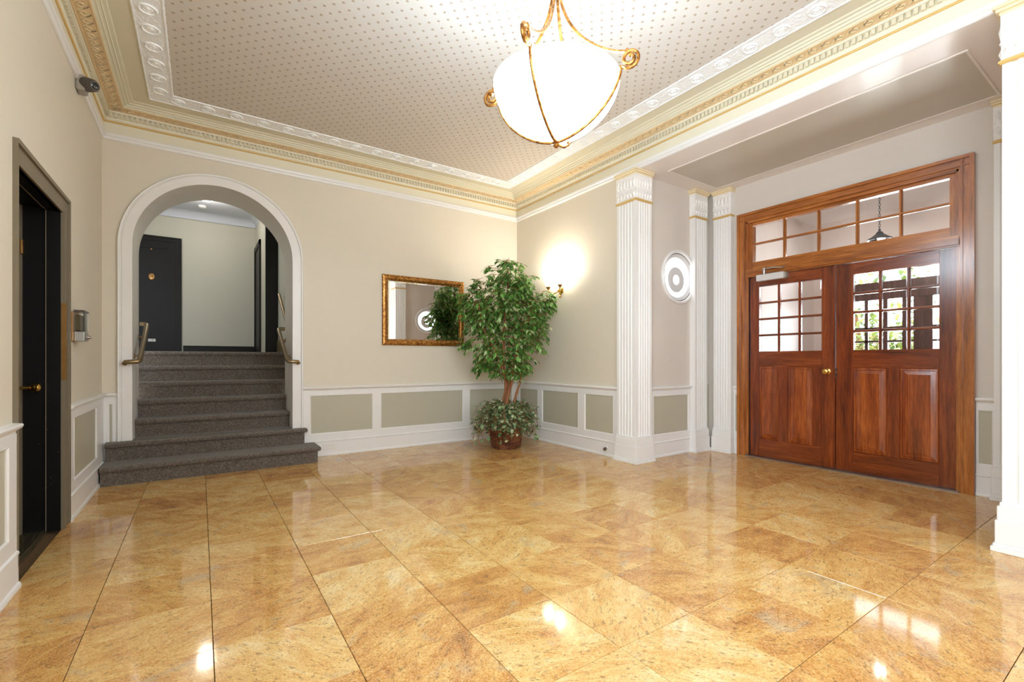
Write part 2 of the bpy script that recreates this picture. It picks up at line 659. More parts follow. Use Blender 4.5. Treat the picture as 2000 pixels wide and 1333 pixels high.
DY0, DY1, DZ = 3.42, 4.385, 2.2      # black door opening in the left wall
wall_left = poly([(YF, 0), (-1.75, 0), (-1.75, 0.95), (-1.75, 2.95), (0.25, 2.95), (0.25, 0.95), (-1.7499, 0.95), (-1.7499, 0), (DY0 - 0.03, 0), (DY0 - 0.03, DZ + 0.04), (DY1 + 0.04, DZ + 0.04), (DY1 + 0.04, 0), (YB, 0), (YB, 4.0), (YF, 4.0)], fx, XL - 0.28, XL).build('wall_left', M['wall'])
tag(wall_left, 'beige left wall holding the black door', 'wall', kind='structure')
wall_right = MB().box(XR, XR + 0.19, AY1, YB, 0, 3.9).box(XR, XR + 0.19, AY0, AY1, H + 0.001, 3.9).box(XR, XR + 0.19, YF, AY0, 0, 3.9).build('wall_right', M['wall'])
tag(wall_right, 'beige right wall behind the wall lamp', 'wall', kind='structure')
wall_front = poly([(XL, 0), (XR, 0), (XR, 3.9), (XL, 3.9), (XL, 3.0), (3.26, 3.0), (3.26, 0.9), (0.06, 0.9), (0.06, 2.999), (XL, 2.999)], fy, YF - 0.15, YF).build('wall_front', M['wall'])
tag(wall_front, 'beige front wall with an assumed wide window opening, out of view', 'wall', kind='structure')
fwn = MB()
for x in (0.06, 1.09, 2.13, 3.2):
    fwn.box(x, x + 0.06, YF - 0.1, YF - 0.04, 0.9, 3.0)
fwn.box(0.06, 3.26, YF - 0.1, YF - 0.04, 0.9, 0.96).box(0.06, 3.26, YF - 0.1, YF - 0.04, 2.94, 3.0)
tag(fwn.build('window_1', M['white']), 'white frame of the assumed wide front window, out of view', 'window', kind='structure')


def plate_with_hole(mb, cx, cz, r, x0, x1, z0, z1, ya, yb, seg=48):
    """wall slab parallel to the back wall with a round hole"""
    s = min(cx - x0, x1 - cx, r * 1.5)
    ring, sq = [], []
    for i in range(seg):
        t = 2 * PI * i / seg
        c, q = math.cos(t), math.sin(t)
        ring.append((cx + r * c, cz + r * q))
        m = s / max(abs(c), abs(q))
        sq.append((cx + m * c, cz + m * q))
    for y in (ya, yb):
        mb.add([(a, y, b) for a, b in ring] + [(a, y, b) for a, b in sq],
               [(i, (i + 1) % seg, (i + 1) % seg + seg, i + seg) for i in range(seg)])
    mb.add([(a, ya, b) for a, b in ring] + [(a, yb, b) for a, b in ring], [(i, (i + 1) % seg, (i + 1) % seg + seg, i + seg) for i in range(seg)])
    mb.box(x0, x1, ya, yb, z0, cz - s).box(x0, x1, ya, yb, cz + s, z1)
    if cx - s > x0 + 1e-4: mb.box(x0, cx - s, ya, yb, cz - s, cz + s)
    if x1 > cx + s + 1e-4: mb.box(cx + s, x1, ya, yb, cz - s, cz + s)


WCX, WCZ = 4.953, 2.205
mb = MB(); plate_with_hole(mb, WCX, WCZ, 0.29, XR + 0.19, AX + 0.2, 0, 3.6, AY1, AY1 + 0.3)
wall_af = mb.build('wall_alcove_far', M['alcove'])
tag(wall_af, 'greige alcove side wall with the round window', 'wall', kind='structure')
mb = MB(); plate_with_hole(mb, WCX, WCZ, 0.29, XR + 0.19, AX + 0.2, 0, 3.6, AY0, AY0 - 0.3)
wall_an = mb.build('wall_alcove_near', M['alcove'])
tag(wall_an, 'greige alcove side wall seen only in the mirror', 'wall', kind='structure')
FY0, FY1, FZ = 1.14, 3.14, 2.9
wall_entry = poly([(AY0, 0), (FY0, 0), (FY0, FZ), (FY1, FZ), (FY1, 0), (AY1, 0), (AY1, 3.6), (AY0, 3.6)], fx, AX, AX + 0.19).build('wall_entry', M['alcove'])
tag(wall_entry, 'greige wall around the wooden entrance doors', 'wall', kind='structure')

# ------------------------------------------------------------------ round windows


def round_window(n, y, sgn, label):
    """sgn: +1 when the wall body lies on the +y side of y"""
    root = empty('window_%d' % n, (WCX, y, WCZ), label, 'window', kind='structure')
    c = (WCX, y, WCZ)
    f = lambda prof: [(r, sgn * hh) for r, hh in prof]
    MB().lathe(f([(0.335, 0.0), (0.338, -0.018), (0.325, -0.034), (0.308, -0.03), (0.298, -0.012), (0.296, 0.02), (0.29, 0.03), (0.29, 0.0)]), c, 'y', 64, True).build('casing_ring', M['white'], root, True)
    MB().lathe(f([(0.2965, 0.0), (0.292, 0.004), (0.258, 0.018), (0.25, 0.026), (0.25, 0.06), (0.2895, 0.06)]), c, 'y', 64, True).build('inner_ring', M['ring'], root, True)
    MB().lathe(f([(0.0, 0.045), (0.26, 0.045), (0.26, 0.058), (0.0, 0.058)]), c, 'y', 64).build('pane', M['porthole'], root, True)
    c2 = (WCX + 0.005, y, WCZ - 0.028)
    MB().lathe(f([(0.064, 0.044), (0.064, 0.036), (0.078, 0.032), (0.1, 0.036), (0.145, 0.034), (0.158, 0.038), (0.158, 0.044)]), c2, 'y', 48, True).build('bullseye_ring', M['ring'], root, True)
    return root


round_window(2, AY1, 1, 'round window with a grey bullseye ring beside the entrance doors')
round_window(3, AY0, -1, 'round window facing it, seen in the mirror')

# ------------------------------------------------------------------ ceiling and cornice
ceiling = MB().box(XL - 0.2, XR + 0.2, YF - 0.1, YB + 0.3, 3.665, 3.8).build('ceiling', M['cream'])
tag(ceiling, 'papered ceiling with a white embossed border', 'ceiling', kind='structure')
SIDES = {'back': ((XL, YB), (1, 0), (0, -1), XR - XL), 'right': ((XR, YB), (0, -1), (-1, 0), YB - YF),
         'left': ((XL, YB), (0, -1), (1, 0), YB - YF), 'front': ((XL, YF), (1, 0), (0, 1), XR - XL)}


def side_run(side, prof, closed=True):
    """cornice profile (s inward, z) along one side with mitred ends"""
    p0, t, n, L = SIDES[side]
    mb = MB()
    k = len(prof)
    vs = []
    for s, z in prof:
        vs.append((p0[0] + t[0] * s + n[0] * s, p0[1] + t[1] * s + n[1] * s, z))
    for s, z in prof:
        q = L - s
        vs.append((p0[0] + t[0] * q + n[0] * s, p0[1] + t[1] * q + n[1] * s, z))
    fs = [(i, (i + 1) % k, (i + 1) % k + k, i + k) for i in range(k if closed else k - 1)]
    mb.add(vs, fs)
    return mb


def on_side(side, q, s):
    p0, t, n, L = SIDES[side]
    return (p0[0] + t[0] * q + n[0] * s, p0[1] + t[1] * q + n[1] * s)


def arcpts(c, r, a0, a1, n):
    return [(c[0] + r * math.cos(math.radians(a0 + (a1 - a0) * i / n)), c[1] + r * math.sin(math.radians(a0 + (a1 - a0) * i / n))) for i in range(n + 1)]


ci = 0
for side in ('back', 'left', 'right', 'front'):
    ci += 1
    name = {'back': 'above the staircase arch', 'left': 'above the black door', 'right': 'above the entrance alcove', 'front': 'over the front window'}[side]
    root = side_run(side, [(0, 3.392), (0.014, 3.392), (0.014, 3.497), (0.02, 3.5), (0.02, 3.513), (0.03, 3.523), (0.03, 3.538), (0.034, 3.54),
                           (0.034, 3.582), (0.06, 3.586), (0.064, 3.604), (0.18, 3.604), (0.18, 3.7), (0, 3.7)]).build('trim_%d' % ci, M['cream'])
    tag(root, 'cream classical cornice with gilt and dentil bands %s' % name, 'cornice', kind='structure')
    side_run(side, [(0, 3.33), (0.012, 3.331), (0.02, 3.338), (0.024, 3.352), (0.018, 3.358), (0.03, 3.366), (0.034, 3.38), (0.034, 3.3925), (0, 3.3925)]).build('picture_moulding', M['white'], root)
    side_run(side, [(0.014, 3.498)] + arcpts((0.02, 3.505), 0.009, -90, 90, 6) + [(0.014, 3.514)]).build('gilt_bead', M['gold'], root, True)
    side_run(side, [(0.18, 3.604), (0.186, 3.606), (0.188, 3.618), (0.2, 3.622), (0.205, 3.62), (0.21, 3.632), (0.222, 3.637), (0.228, 3.634), (0.233, 3.646), (0.256, 3.65), (0.262, 3.657), (0.262, 3.7), (0.18, 3.7)]).build('stepped_moulding', M['creamdark'], root)
    side_run(side, [(0.26, 3.659), (0.392, 3.659), (0.392, 3.7), (0.26, 3.7)]).build('flat_border', M['creamdark'], root)
    side_run(side, [(0.064, 3.6035), (0.067, 3.599), (0.075, 3.599), (0.078, 3.602), (0.168, 3.602), (0.17, 3.599), (0.178, 3.599), (0.181, 3.6035)]).build('gilt_band', M['goldband'], root)
    side_run(side, [(0.39, 3.66), (0.394, 3.65), (0.402, 3.65), (0.404, 3.655), (0.573, 3.655), (0.575, 3.65), (0.585, 3.65), (0.589, 3.66)]).build('embossed_border', M['embwhite'], root)
    if side == 'front':
        continue
    p0, t, n, L = SIDES[side]
    # dentils
    dm = MB()
    q = 0.06
    while q < L - 0.06:
        a, b = on_side(side, q, 0.032), on_side(side, q + 0.024, 0.056)
        dm.box(min(a[0], b[0]), max(a[0], b[0]), min(a[1], b[1]), max(a[1], b[1]), 3.543, 3.583)
        q += 0.0405
    stuff(dm.build('dentil_row', M['creamdark'], root))
    # running scroll in relief on the gilt band
    sm = MB()
    q = 0.1
    U = 0.092
    while q < L - 0.12 - U:
        pts = []
        for i in range(13):
            th = i / 12 * 2.6 * PI
            r = 0.034 * (1 - i / 15)
            pts.append((q + U * 0.45 + r * math.cos(th + PI * 0.5) * 1.05, 0.123 + r * math.sin(th + PI * 0.5)))
        pts = [(q - U * 0.35, 0.09)] + pts
        for (q0, s0), (q1, s1) in zip(pts[:-1], pts[1:]):
            dq, ds = q1 - q0, s1 - s0
            l = math.hypot(dq, ds) or 1
            nq, ns = -ds / l * 0.0045, dq / l * 0.0045
            cs = [on_side(side, q0 + nq, s0 + ns), on_side(side, q1 + nq, s1 + ns), on_side(side, q1 - nq, s1 - ns), on_side(side, q0 - nq, s0 - ns)]
            sm.add([(x, y, 3.6025) for x, y in cs] + [(x, y, 3.596) for x, y in cs], [(4, 5, 6, 7), (0, 1, 5, 4), (2, 3, 7, 6)])
        q += U
    stuff(sm.build('scroll_relief', M['goldlight'], root))
    # rosettes on the embossed border
    rb = MB()
    rb.lathe([(0.0005, -0.012), (0.012, -0.0105), (0.02, -0.002), (0.026, -0.008), (0.032, -0.002), (0.046, -0.0015), (0.053, -0.009), (0.06, 0.001)], seg=24)
    proto = rb.build('rosette', M['embwhite'], root, True)
    first = True
    q = 0.62
    lim = {'back': L - 0.55, 'left': 2.6, 'right': 6.2}[side]
    while q < lim:
        x, y = on_side(side, q, 0.488)
        if first:
            o = proto; first = False
        else:
            o = proto.copy(); COL.objects.link(o); o.parent = root
        o.location = (x, y, 3.654)
        q += 0.24
MB().box(XL + 0.58, XR - 0.58, YF + 0.58, YB - 0.58, 3.658, 3.67).build('patterned_panel', M['paper'], ceiling)

# ------------------------------------------------------------------ alcove ceiling
ceil_a = MB().box(XR, AX + 0.1, AY0 - 0.1, AY1 + 0.1, H, 3.45).build('ceiling_alcove', M['soffit'])
tag(ceil_a, 'glossy alcove ceiling with a grey inset panel above the entrance', 'ceiling', kind='structure')
MB().box(4.44, 5.37, 0.91, 3.37, H - 0.004, H + 0.01).build('inset_panel', M['soffitpanel'], ceil_a)
am = MB()
for prof_args in ((4.425, 4.44, 0.895, 3.385), (5.37, 5.385, 0.895, 3.385), (4.44, 5.37, 0.895, 0.91), (4.44, 5.37, 3.37, 3.385)):
    am.box(*prof_args, H - 0.008, H + 0.01)
am.build('panel_moulding', M['soffit'], ceil_a)

# ------------------------------------------------------------------ wainscot and skirting
BASEP = [(0, 0), (0.032, 0), (0.034, 0.012), (0.03, 0.026), (0.022, 0.032), (0.02, 0.168), (0.026, 0.174), (0.026, 0.184), (0.016, 0.192), (0, 0.196)]
CAPP = [(0, 0.79), (0.012, 0.79), (0.014, 0.805), (0.026, 0.812), (0.038, 0.822), (0.042, 0.834), (0.038, 0.842), (0, 0.846)]
PANP = [(0, 0), (0.012, 0), (0.013, 0.006), (0.006, 0.013), (0, 0.014)]


class Frame:
    """local wall frame: a along the wall, out from it"""

    def __init__(self, origin, t, n):
        self.o, self.t, self.n = origin, t, n

    def pt(self, a, out, z):
        return (self.o[0] + self.t[0] * a + self.n[0] * out, self.o[1] + self.t[1] * a + self.n[1] * out, z)

    def box(self, mb, a0, a1, o0, o1, z0, z1):
        p, q = self.pt(a0, o0, z0), self.pt(a1, o1, z1)
        return mb.box(p[0], q[0], p[1], q[1], p[2], q[2])

    def run(self, mb, prof, a0, a1):
        return mb.prism(prof, lambda o, z, t: self.pt(t, o, z), a0, a1)


def wainscot(wall, fr, a0, a1, panels, base_name, base_label, stile_ends=True):
    """panels: list of (start,end) openings along the wall"""
    b = fr.run(MB(), BASEP, a0, a1).build(base_name, M['white'])
    tag(b, base_label, 'skirting board', kind='structure')
    fr.run(MB(), CAPP, a0, a1).build('chair_rail', M['white'], wall)
    fr.box(MB(), a0, a1, 0, 0.016, 0.742, 0.792).build('top_rail', M['white'], wall)
    fr.box(MB(), a0, a1, 0, 0.016, 0.19, 0.268).build('bottom_rail', M['white'], wall)
    edges = [a0] + [e for p in panels for e in p] + [a1]
    for i in range(0, len(edges), 2):
        if edges[i + 1] - edges[i] > 0.004:
            fr.box(MB(), edges[i], edges[i + 1], 0, 0.0155, 0.266, 0.744).build('stile', M['white'], wall)
    for p, q in panels:
        fr.box(MB(), p - 0.002, q + 0.002, 0, 0.004, 0.266, 0.745).build('wainscot_panel', M['panel'], wall)
        pm = MB()
        zb, zt = 0.268, 0.742
        pm.prism(PANP, lambda o, z, t: fr.pt(t, 0.004 + z, zb + o), p, q)
        pm.prism(PANP, lambda o, z, t: fr.pt(t, 0.004 + z, zt - o), p, q)
        pm.prism(PANP, lambda o, z, t: fr.pt(p + o, 0.004 + z, t), zb, zt)
        pm.prism(PANP, lambda o, z, t: fr.pt(q - o, 0.004 + z, t), zb, zt)
        pm.build('panel_moulding', M['white'], wall)
    return b


fb = Frame((0, YB), (1, 0), (0, -1))
wainscot(wall_back, fb, ACX + AR_O, XR, [(1.092, 1.851), (1.952, 3.164), (3.265, 4.02)], 'baseboard_back', 'white skirting along the back wall under the mirror')
wainscot(wall_back, fb, XL, ACX - AR_O, [(XL + 0.045, ACX - AR_O - 0.03)], 'baseboard_back_stub', 'short white skirting left of the arch casing')
frr = Frame((XR, 0), (0, -1), (-1, 0))
wainscot(wall_right, frr, -YB, -3.82, [(-5.885, -5.412), (-5.314, -4.538), (-4.421, -3.915)], 'baseboard_right', 'white skirting below the wall lamp')
wainscot(wall_right, frr, -0.39, -YF, [(-0.25, 0.55), (0.65, 1.8)], 'baseboard_right_near', 'white skirting on the right wall near the front window')
fl = Frame((XL, 0), (0, 1), (1, 0))
wainscot(wall_left, fl, 4.541, YB, [(4.684, 5.609)], 'baseboard_left', 'white skirting between black door and staircase')
wainscot(wall_left, fl, YF, 3.385, [(-1.7, -0.2), (-0.1, 1.4), (1.5, 3.27)], 'baseboard_left_near', 'white skirting on the near side of the black door')
fa = Frame((0, AY1), (1, 0), (0, -1))
wainscot(wall_af, fa, 4.33, 5.2, [(4.46, 5.14)], 'baseboard_alcove_far', 'white skirting under the round window')
MB().box(5.44, AX, AY1 - 0.016, AY1, 0.19, 0.846).build('corner_board', M['panel'], wall_af)
fan = Frame((0, AY0), (-1, 0), (0, 1))
wainscot(wall_an, fan, -5.2, -4.33, [(-5.14, -4.46)], 'baseboard_alcove_near', 'white skirting under the mirrored round window')
fe = Frame((AX, 0), (0, -1), (-1, 0))
wainscot(wall_entry, fe, -3.26, -3.2, [(-3.252, -3.208)], 'baseboard_entry_far', 'short white skirting at the far jamb of the entrance doors')
wainscot(wall_entry, fe, -1.075, -0.95, [(-1.07, -0.965)], 'baseboard_entry_near', 'short white skirting at the near jamb of the entrance doors')

# ------------------------------------------------------------------ fluted pilasters


def fluted(x0, x1, y0, y1, faces, nflute, m=0.032):
    """plan outline of a shaft; faces: string of fluted sides from '-x','+x','-y','+y'"""
    cs = [((x0, y0), (x1, y0), '-y', (0, -1)), ((x1, y0), (x1, y1), '+x', (1, 0)), ((x1, y1), (x0, y1), '+y', (0, 1)), ((x0, y1), (x0, y0), '-x', (-1, 0))]
    out = []
    for a, b, nm, nn in cs:
        out.append(a)
        if nm in faces:
            L = math.hypot(b[0] - a[0], b[1] - a[1])
            t = ((b[0] - a[0]) / L, (b[1] - a[1]) / L)
            w = (L - 2 * m) / nflute
            for i in range(nflute):
                c0 = m + (i + 0.5) * w
                r = w * 0.38
                for j in range(7):
                    th = PI * j / 6
                    al, dp = c0 - r * math.cos(th), r * 0.85 * math.sin(th)
                    dp *= 0.75
                    out.append((a[0] + t[0] * al - nn[0] * dp, a[1] + t[1] * al - nn[1] * dp))
    return out


def pilaster(n, x0, x1, y0, y1, faces, nf, label, gname='white fluted pilasters'):
    root = empty('trim_%d' % n, ((x0 + x1) / 2, (y0 + y1) / 2, 0), label, 'pilaster', gname, 'structure')

    def grow(e, z0, z1, mb):
        return mb.box(x0 - (e if '-x' in faces or '+y' in faces or '-y' in faces else 0), x1 + (e if '+x' in faces else e * 0.5), y0 - (e if '-y' in faces else e * 0.5), y1 + (e if '+y' in faces else e * 0.5), z0, z1)
    mb = MB().prism(fluted(x0, x1, y0, y1, faces, nf), fz, 0.285, 2.985)
    mb.build('shaft', M['white'], root)
    mb = MB()
    grow(0.045, 0, 0.03, mb); grow(0.036, 0.03, 0.05, mb); grow(0.028, 0.05, 0.19, mb); grow(0.02, 0.19, 0.275, mb); grow(0.01, 0.275, 0.3, mb)
    mb.build('plinth', M['white'], root, bevel=0.003)
    mb = MB(); grow(0.01, 2.972, 2.998, mb); grow(0.016, 2.978, 2.992, mb)
    mb.build('gilt_ring', M['gold'], root, bevel=0.002)
    mb = MB(); grow(0.004, 2.998, 3.09, mb); grow(0.01, 3.09, 3.1, mb); grow(0.006, 3.1, 3.275, mb); 
    mb.build('capital', M['embcap'], root)
    # raised leaves round the capital
    lf = MB()
    for nm in faces.split():
        horizontal = nm in ('-y', '+y')
        lo, hi = (x0, x1) if horizontal else (y0, y1)
        cnt = max(4, int((hi - lo) / 0.045))
        for i in range(cnt):
            c = lo + (i + 0.5) * (hi - lo) / cnt
            for zc, hh in ((3.045, 0.04), (3.18, 0.07)):
                w = (hi - lo) / cnt * 0.42
                d = 0.014
                pts = [(-w, -hh), (w, -hh), (w, hh * 0.5), (0, hh), (-w, hh * 0.5)]
                if horizontal:
                    yy = y0 - 0.006 if nm == '-y' else y1 + 0.006
                    ap = (c, yy - d if nm == '-y' else yy + d, zc)
                    vs = [(c + a, yy, zc + b) for a, b in pts] + [ap]
                else:
                    xx = x0 - 0.006 if nm == '-x' else x1 + 0.006
                    vs = [(xx, c + a, zc + b) for a, b in pts] + [(xx - d if nm == '-x' else xx + d, c, zc)]
                lf.add(vs, [(j, (j + 1) % 5, 5) for j in range(5)])
    stuff(lf.build('capital_leaves', M['embcap'], root))
    mb = MB(); grow(0.012, 3.272, 3.29, mb); grow(0.026, 3.29, 3.31, mb); grow(0.036, 3.31, H - 0.001, mb)
    mb.build('gilt_abacus', M['goldlight'], root, bevel=0.003)
    return root


pilaster(5, 4.06, 4.33, 3.535, 3.82, '-x -y', 5, 'white fluted corner pilaster left of the round window')
pilaster(6, 4.06, 4.33, 0.39, 0.67, '-x +y', 5, 'white fluted corner pilaster cut by the frame edge, near the entrance')
pilaster(7, 5.185, 5.445, 3.555, AY1, '-y', 5, 'white fluted pilaster on the wall right beside the round window')
pilaster(8, 5.495, AX, 3.262, 3.5, '-x', 5, 'white fluted pilaster on the far side of the entrance doors')
pilaster(9, 5.495, AX, 0.71, 0.955, '-x', 5, 'white fluted pilaster on the near side of the entrance doors, half hidden')
pilaster(10, 5.185, 5.445, AY0, 0.655, '+y', 5, 'white fluted pilaster beside the mirrored round window')

# ------------------------------------------------------------------ arch casing
arch = empty('trim_11', (ACX, YB, 0.366), 'wide white arched casing around the staircase', 'arch', kind='structure')
AP = [(AR_I, 0.0), (AR_I, 0.03), (AR_I + 0.075, 0.032), (AR_I + 0.08, 0.024), (AR_I + 0.086, 0.024), (AR_I + 0.092, 0.042), (AR_I + 0.106, 0.044), (AR_O, 0.034), (AR_O, 0.0)]
path = [(-1, 0.366, 0)] + [(math.cos(PI - PI * i / 48), ASP, math.sin(PI - PI * i / 48)) for i in range(49)] + [(1, 0.366, 0)]
mb = MB()
vs = []
for c, z, s_ in path:
    for r, o in AP:
        vs.append((ACX + r * c, YB - o, z + r * s_))
n = len(AP)
fs = [(i * n + j, i * n + (j + 1) % n, (i + 1) * n + (j + 1) % n, (i + 1) * n + j) for i in range(len(path) - 1) for j in range(n)]
mb.add(vs, fs).build('casing', M['white'], arch, True)
mb = MB()
vs = []
for c, z, s_ in path:
    zz = z if s_ or z > 1 else 0.366
    for r, y in ((AR_I - 0.004, YB - 0.03), (AR_I - 0.004, REV + 0.01), (AR_I + 0.02, REV + 0.01), (AR_I + 0.02, YB - 0.03)):
        vs.append((ACX + r * c, y, zz + r * s_))
fs = [(i * 4 + j, i * 4 + (j + 1) % 4, (i + 1) * 4 + (j + 1) % 4, (i + 1) * 4 + j) for i in range(len(path) - 1) for j in range(4)]
mb.add(vs, fs).build('reveal', M['white'], arch, True)

# ------------------------------------------------------------------ staircase
HXR_ = 1.06
stairs = empty('staircase', (ACX, Y1, 0), 'seven carpeted steps rising through the white arch', 'stairs')
for i in range(1, 8):
    yk, zt, zb = Y1 + TREAD * (i - 1), RISE * i, RISE * (i - 1)
    ye = yk + TREAD + 0.04 if i < 7 else yk + 0.3
    xa, xb = ACX - AR_I + 0.006, ACX + AR_I - 0.006
    if i == 1: xa, xb = XL + 0.034, 1.113
    if i == 2: xa, xb = XL + 0.034, 1.02
    if i >= 5: xa, xb = -1.2, HXR_ - 0.006
    if i == 2: ye = YB - 0.002
    prof = [(yk, zb - (0 if i == 1 else 0.02)), (yk, zt - 0.05)] + \
           [(yk - 0.012 + 0.024 * math.cos(math.radians(a)), zt - 0.026 + 0.026 * math.sin(math.radians(a))) for a in (250, 215, 180, 145, 110)] + \
           [(yk + 0.03, zt), (ye, zt), (ye, zb - (0 if i == 1 else 0.02))]
    mb = MB().prism(prof, fx, xa, xb)
    if i == 2:   # the tread runs on between the jambs of the arch
        mb.box(ACX - AR_I + 0.006, ACX + AR_I - 0.006, YB - 0.03, yk + TREAD + 0.04, zb, zt)
    if i <= 2:   # nosing wrapped round the open end
        pr = [(xb - 0.02, zt - 0.05)] + [(xb + 0.012 + 0.022 * math.cos(math.radians(a)), zt - 0.026 + 0.026 * math.sin(math.radians(a))) for a in (-70, -35, 0, 35, 70)] + [(xb - 0.02, zt)]
        mb.prism(pr, fy, yk - 0.02, (YB - 0.04))
    o = mb.build('step', M['carpet'], stairs, True)
landing = MB().box(-1.9, 1.2, Y1 + TREAD * 6 + 0.1, 10.42, LAND - 0.2, LAND - 0.004).build('floor_hall', M['carpet'])
tag(landing, 'carpeted upper hall floor above the stairs', 'floor', kind='structure')

# ------------------------------------------------------------------ upper hall
HY, HX, HXR = 10.4, 0.905, 1.06
wall_hb = MB().box(-2.0, 1.2, HY, HY + 0.15, 0, 4.2).build('wall_hall_back', M['hallwall'])
tag(wall_hb, 'dim sage hall wall at the top of the stairs', 'wall', kind='structure')
wall_hl = MB().box(-2.05, -1.9, REV, HY, 0, 4.2).build('wall_hall_left', M['hallwall'])
tag(wall_hl, 'hidden left wall of the upper hall', 'wall', kind='structure')
wall_hr = MB().box(HX, 1.25, 8.5, HY, 0, 4.2).box(HXR, 1.25, REV, 8.5, 0, 4.2).build('wall_hall_right', M['hallwall'])
tag(wall_hr, 'right wall of the upper hall with two black door frames', 'wall', kind='structure')
ceil_h = MB().box(-2.05, 1.25, REV, HY + 0.1, 3.9, 4.1).build('ceiling_hall', M['hallceil'])
tag(ceil_h, 'grey-white hall ceiling with a round lamp', 'ceiling', kind='structure')
CV = [(0, 3.765)] + [(0.13 * (1 - math.cos(math.radians(a))), 3.77 + 0.13 * math.sin(math.radians(a))) for a in range(0, 91, 15)] + [(0, 3.9)]
cv = Frame((0, HY), (1, 0), (0, -1)).run(MB(), CV, -1.9, HX)
cv2 = Frame((HX, 0), (0, 1), (-1, 0)).run(MB(), CV, 8.5, HY)
cove = cv.build('trim_12', M['hallceil'], None, True)
tag(cove, 'pale plaster cove along the hall back wall', 'cornice', kind='structure')
cove = cv2.build('trim_13', M['hallceil'], None, True)
tag(cove, 'pale plaster cove along the hall right wall', 'cornice', kind='structure')
tag(MB().box(-0.26, HX, HY - 0.02, HY, LAND - 0.01, LAND + 0.155).build('baseboard_hall', M['blackhall']), 'dark skirting at the hall back wall', 'skirting board', kind='structure')
tag(MB().box(HXR - 0.02, HXR, 7.3, 8.46, LAND - 0.01, LAND + 0.2).build('baseboard_hall_right', M['olive']), 'olive skirting beside the second handrail', 'skirting board', kind='structure')

# black panelled door at the end of the hall
d4 = empty('door_4', (-0.78, HY, LAND), 'black panelled hall door with a brass oval plate, seen through the arch', 'door', kind='structure')
DR, DL, DT = -0.281, -1.28, 3.385
mb = MB()
for x0, x1, z0, z1 in ((DR - 0.09, DR, LAND, DT - 0.09), (DL, DL + 0.09, LAND, DT - 0.09), (DL, DR, DT - 0.09, DT)):
    mb.box(x0, x1, HY - 0.03, HY, z0, z1)
for x0, x1, z0, z1 in ((DR - 0.025, DR - 0.001, LAND, DT - 0.025), (DL + 0.001, DL + 0.025, LAND, DT - 0.025), (DL + 0.001, DR - 0.001, DT - 0.025, DT - 0.001)):
    mb.box(x0, x1, HY - 0.045, HY - 0.02, z0, z1)
mb.build('door_casing', M['blackhall'], d4)
MB().box(DL + 0.09, DR - 0.09, HY - 0.012, HY + 0.02, LAND, DT - 0.09).build('door_leaf', M['blackhall'], d4)
mb = MB()
for x0, x1, z0, z1 in ((DR - 0.2, DR - 0.092, LAND, DT - 0.092), (DL + 0.092, DL + 0.2, LAND, DT - 0.092), (DL + 0.2, DR - 0.2, DT - 0.22, DT - 0.092), (DL + 0.2, DR - 0.2, LAND, LAND + 0.3)):
    mb.box(x0, x1, HY - 0.024, HY - 0.01, z0, z1)
mb.build('door_stiles', M['blackhall'], d4)
ov = MB().lathe([(0.0005, -0.012), (0.03, -0.011), (0.045, -0.006), (0.047, 0.0), (0.0005, 0.0)], (0, 0, 0), 'y', 24).build('number_plate', M['brassworn'], d4, True)
ov.location = (-0.718, HY - 0.012, 2.655); ov.matrix_parent_inverse = Matrix.Translation(d4.location).inverted()
ov.scale = (1.0, 1.0, 1.25)


def text(body, size, name, mat, parent, mw, depth=0.002):
    cu = bpy.data.curves.new(name, 'FONT')
    cu.body = body
    cu.size = size
    cu.align_x = 'CENTER'; cu.align_y = 'CENTER'
    cu.extrude = depth
    o = bpy.data.objects.new(name, cu)
    COL.objects.link(o)
    dg = bpy.context.evaluated_depsgraph_get()
    me = bpy.data.meshes.new_from_object(o.evaluated_get(dg))
    bpy.data.objects.remove(o)
    me.materials.append(mat)
    o = bpy.data.objects.new(name, me)
    COL.objects.link(o)
    if parent is not None:
        o.parent = parent
        o.matrix_parent_inverse = Matrix.Translation(parent.location).inverted()
    o.matrix_basis = mw
    return o


text('20', 0.05, 'plate_number', M['slot'], ov, Matrix.Translation((0, -0.014, 0)) @ Matrix.Rotation(PI / 2, 4, 'X')).matrix_parent_inverse = Matrix()
st = MB().box(-0.765, -0.66, HY - 0.03, HY - 0.022, 1.5, 1.548).build('door_sticker', M['plastic'], d4)
st['label'] = 'small white sticker'
text('1 B', 0.036, 'sticker_lettering', M['slot'], d4, Matrix.Translation((-0.7125, HY - 0.0312, 1.524)) @ Matrix.Rotation(PI / 2, 4, 'X'), 0.0005)
MB().lathe([(0.0005, -0.02), (0.012, -0.018), (0.015, 0.0), (0.0005, 0.0)], (-0.718, HY - 0.02, 3.14), 'y', 16).build('peephole', M['brassworn'], d4, True)

d5 = empty('door_5', (HX, 9.85, LAND), 'black door frame in the hall right wall, farther one', 'door', kind='structure')
mb = MB()
mb.box(HX - 0.03, HX, 9.395, 9.49, LAND, 3.34).box(HX - 0.03, HX, 10.26, 10.35, LAND, 3.34).box(HX - 0.03, HX, 9.395, 10.35, 3.25, 3.34)
mb.build('door_casing', M['blackhall'], d5)
MB().box(HX - 0.012, HX + 0.005, 9.49, 10.26, LAND, 3.25).build('door_leaf', M['blackhall'], d5)
d6 = empty('door_6', (0.98, 8.48, LAND), 'tall black door jamb in the hall right wall, nearer one', 'door', kind='structure')
MB().box(HX - 0.02, HXR, 8.455, 8.5, LAND, 3.9).build('door_casing', M['blackhall'], d6)
MB().box(HX - 0.02, HX + 0.01, 8.45, 8.56, LAND, 3.9).box(HXR - 0.02, HXR, 8.44, 8.5, LAND, 3.9).build('casing_edge', M['blackhall'], d6)

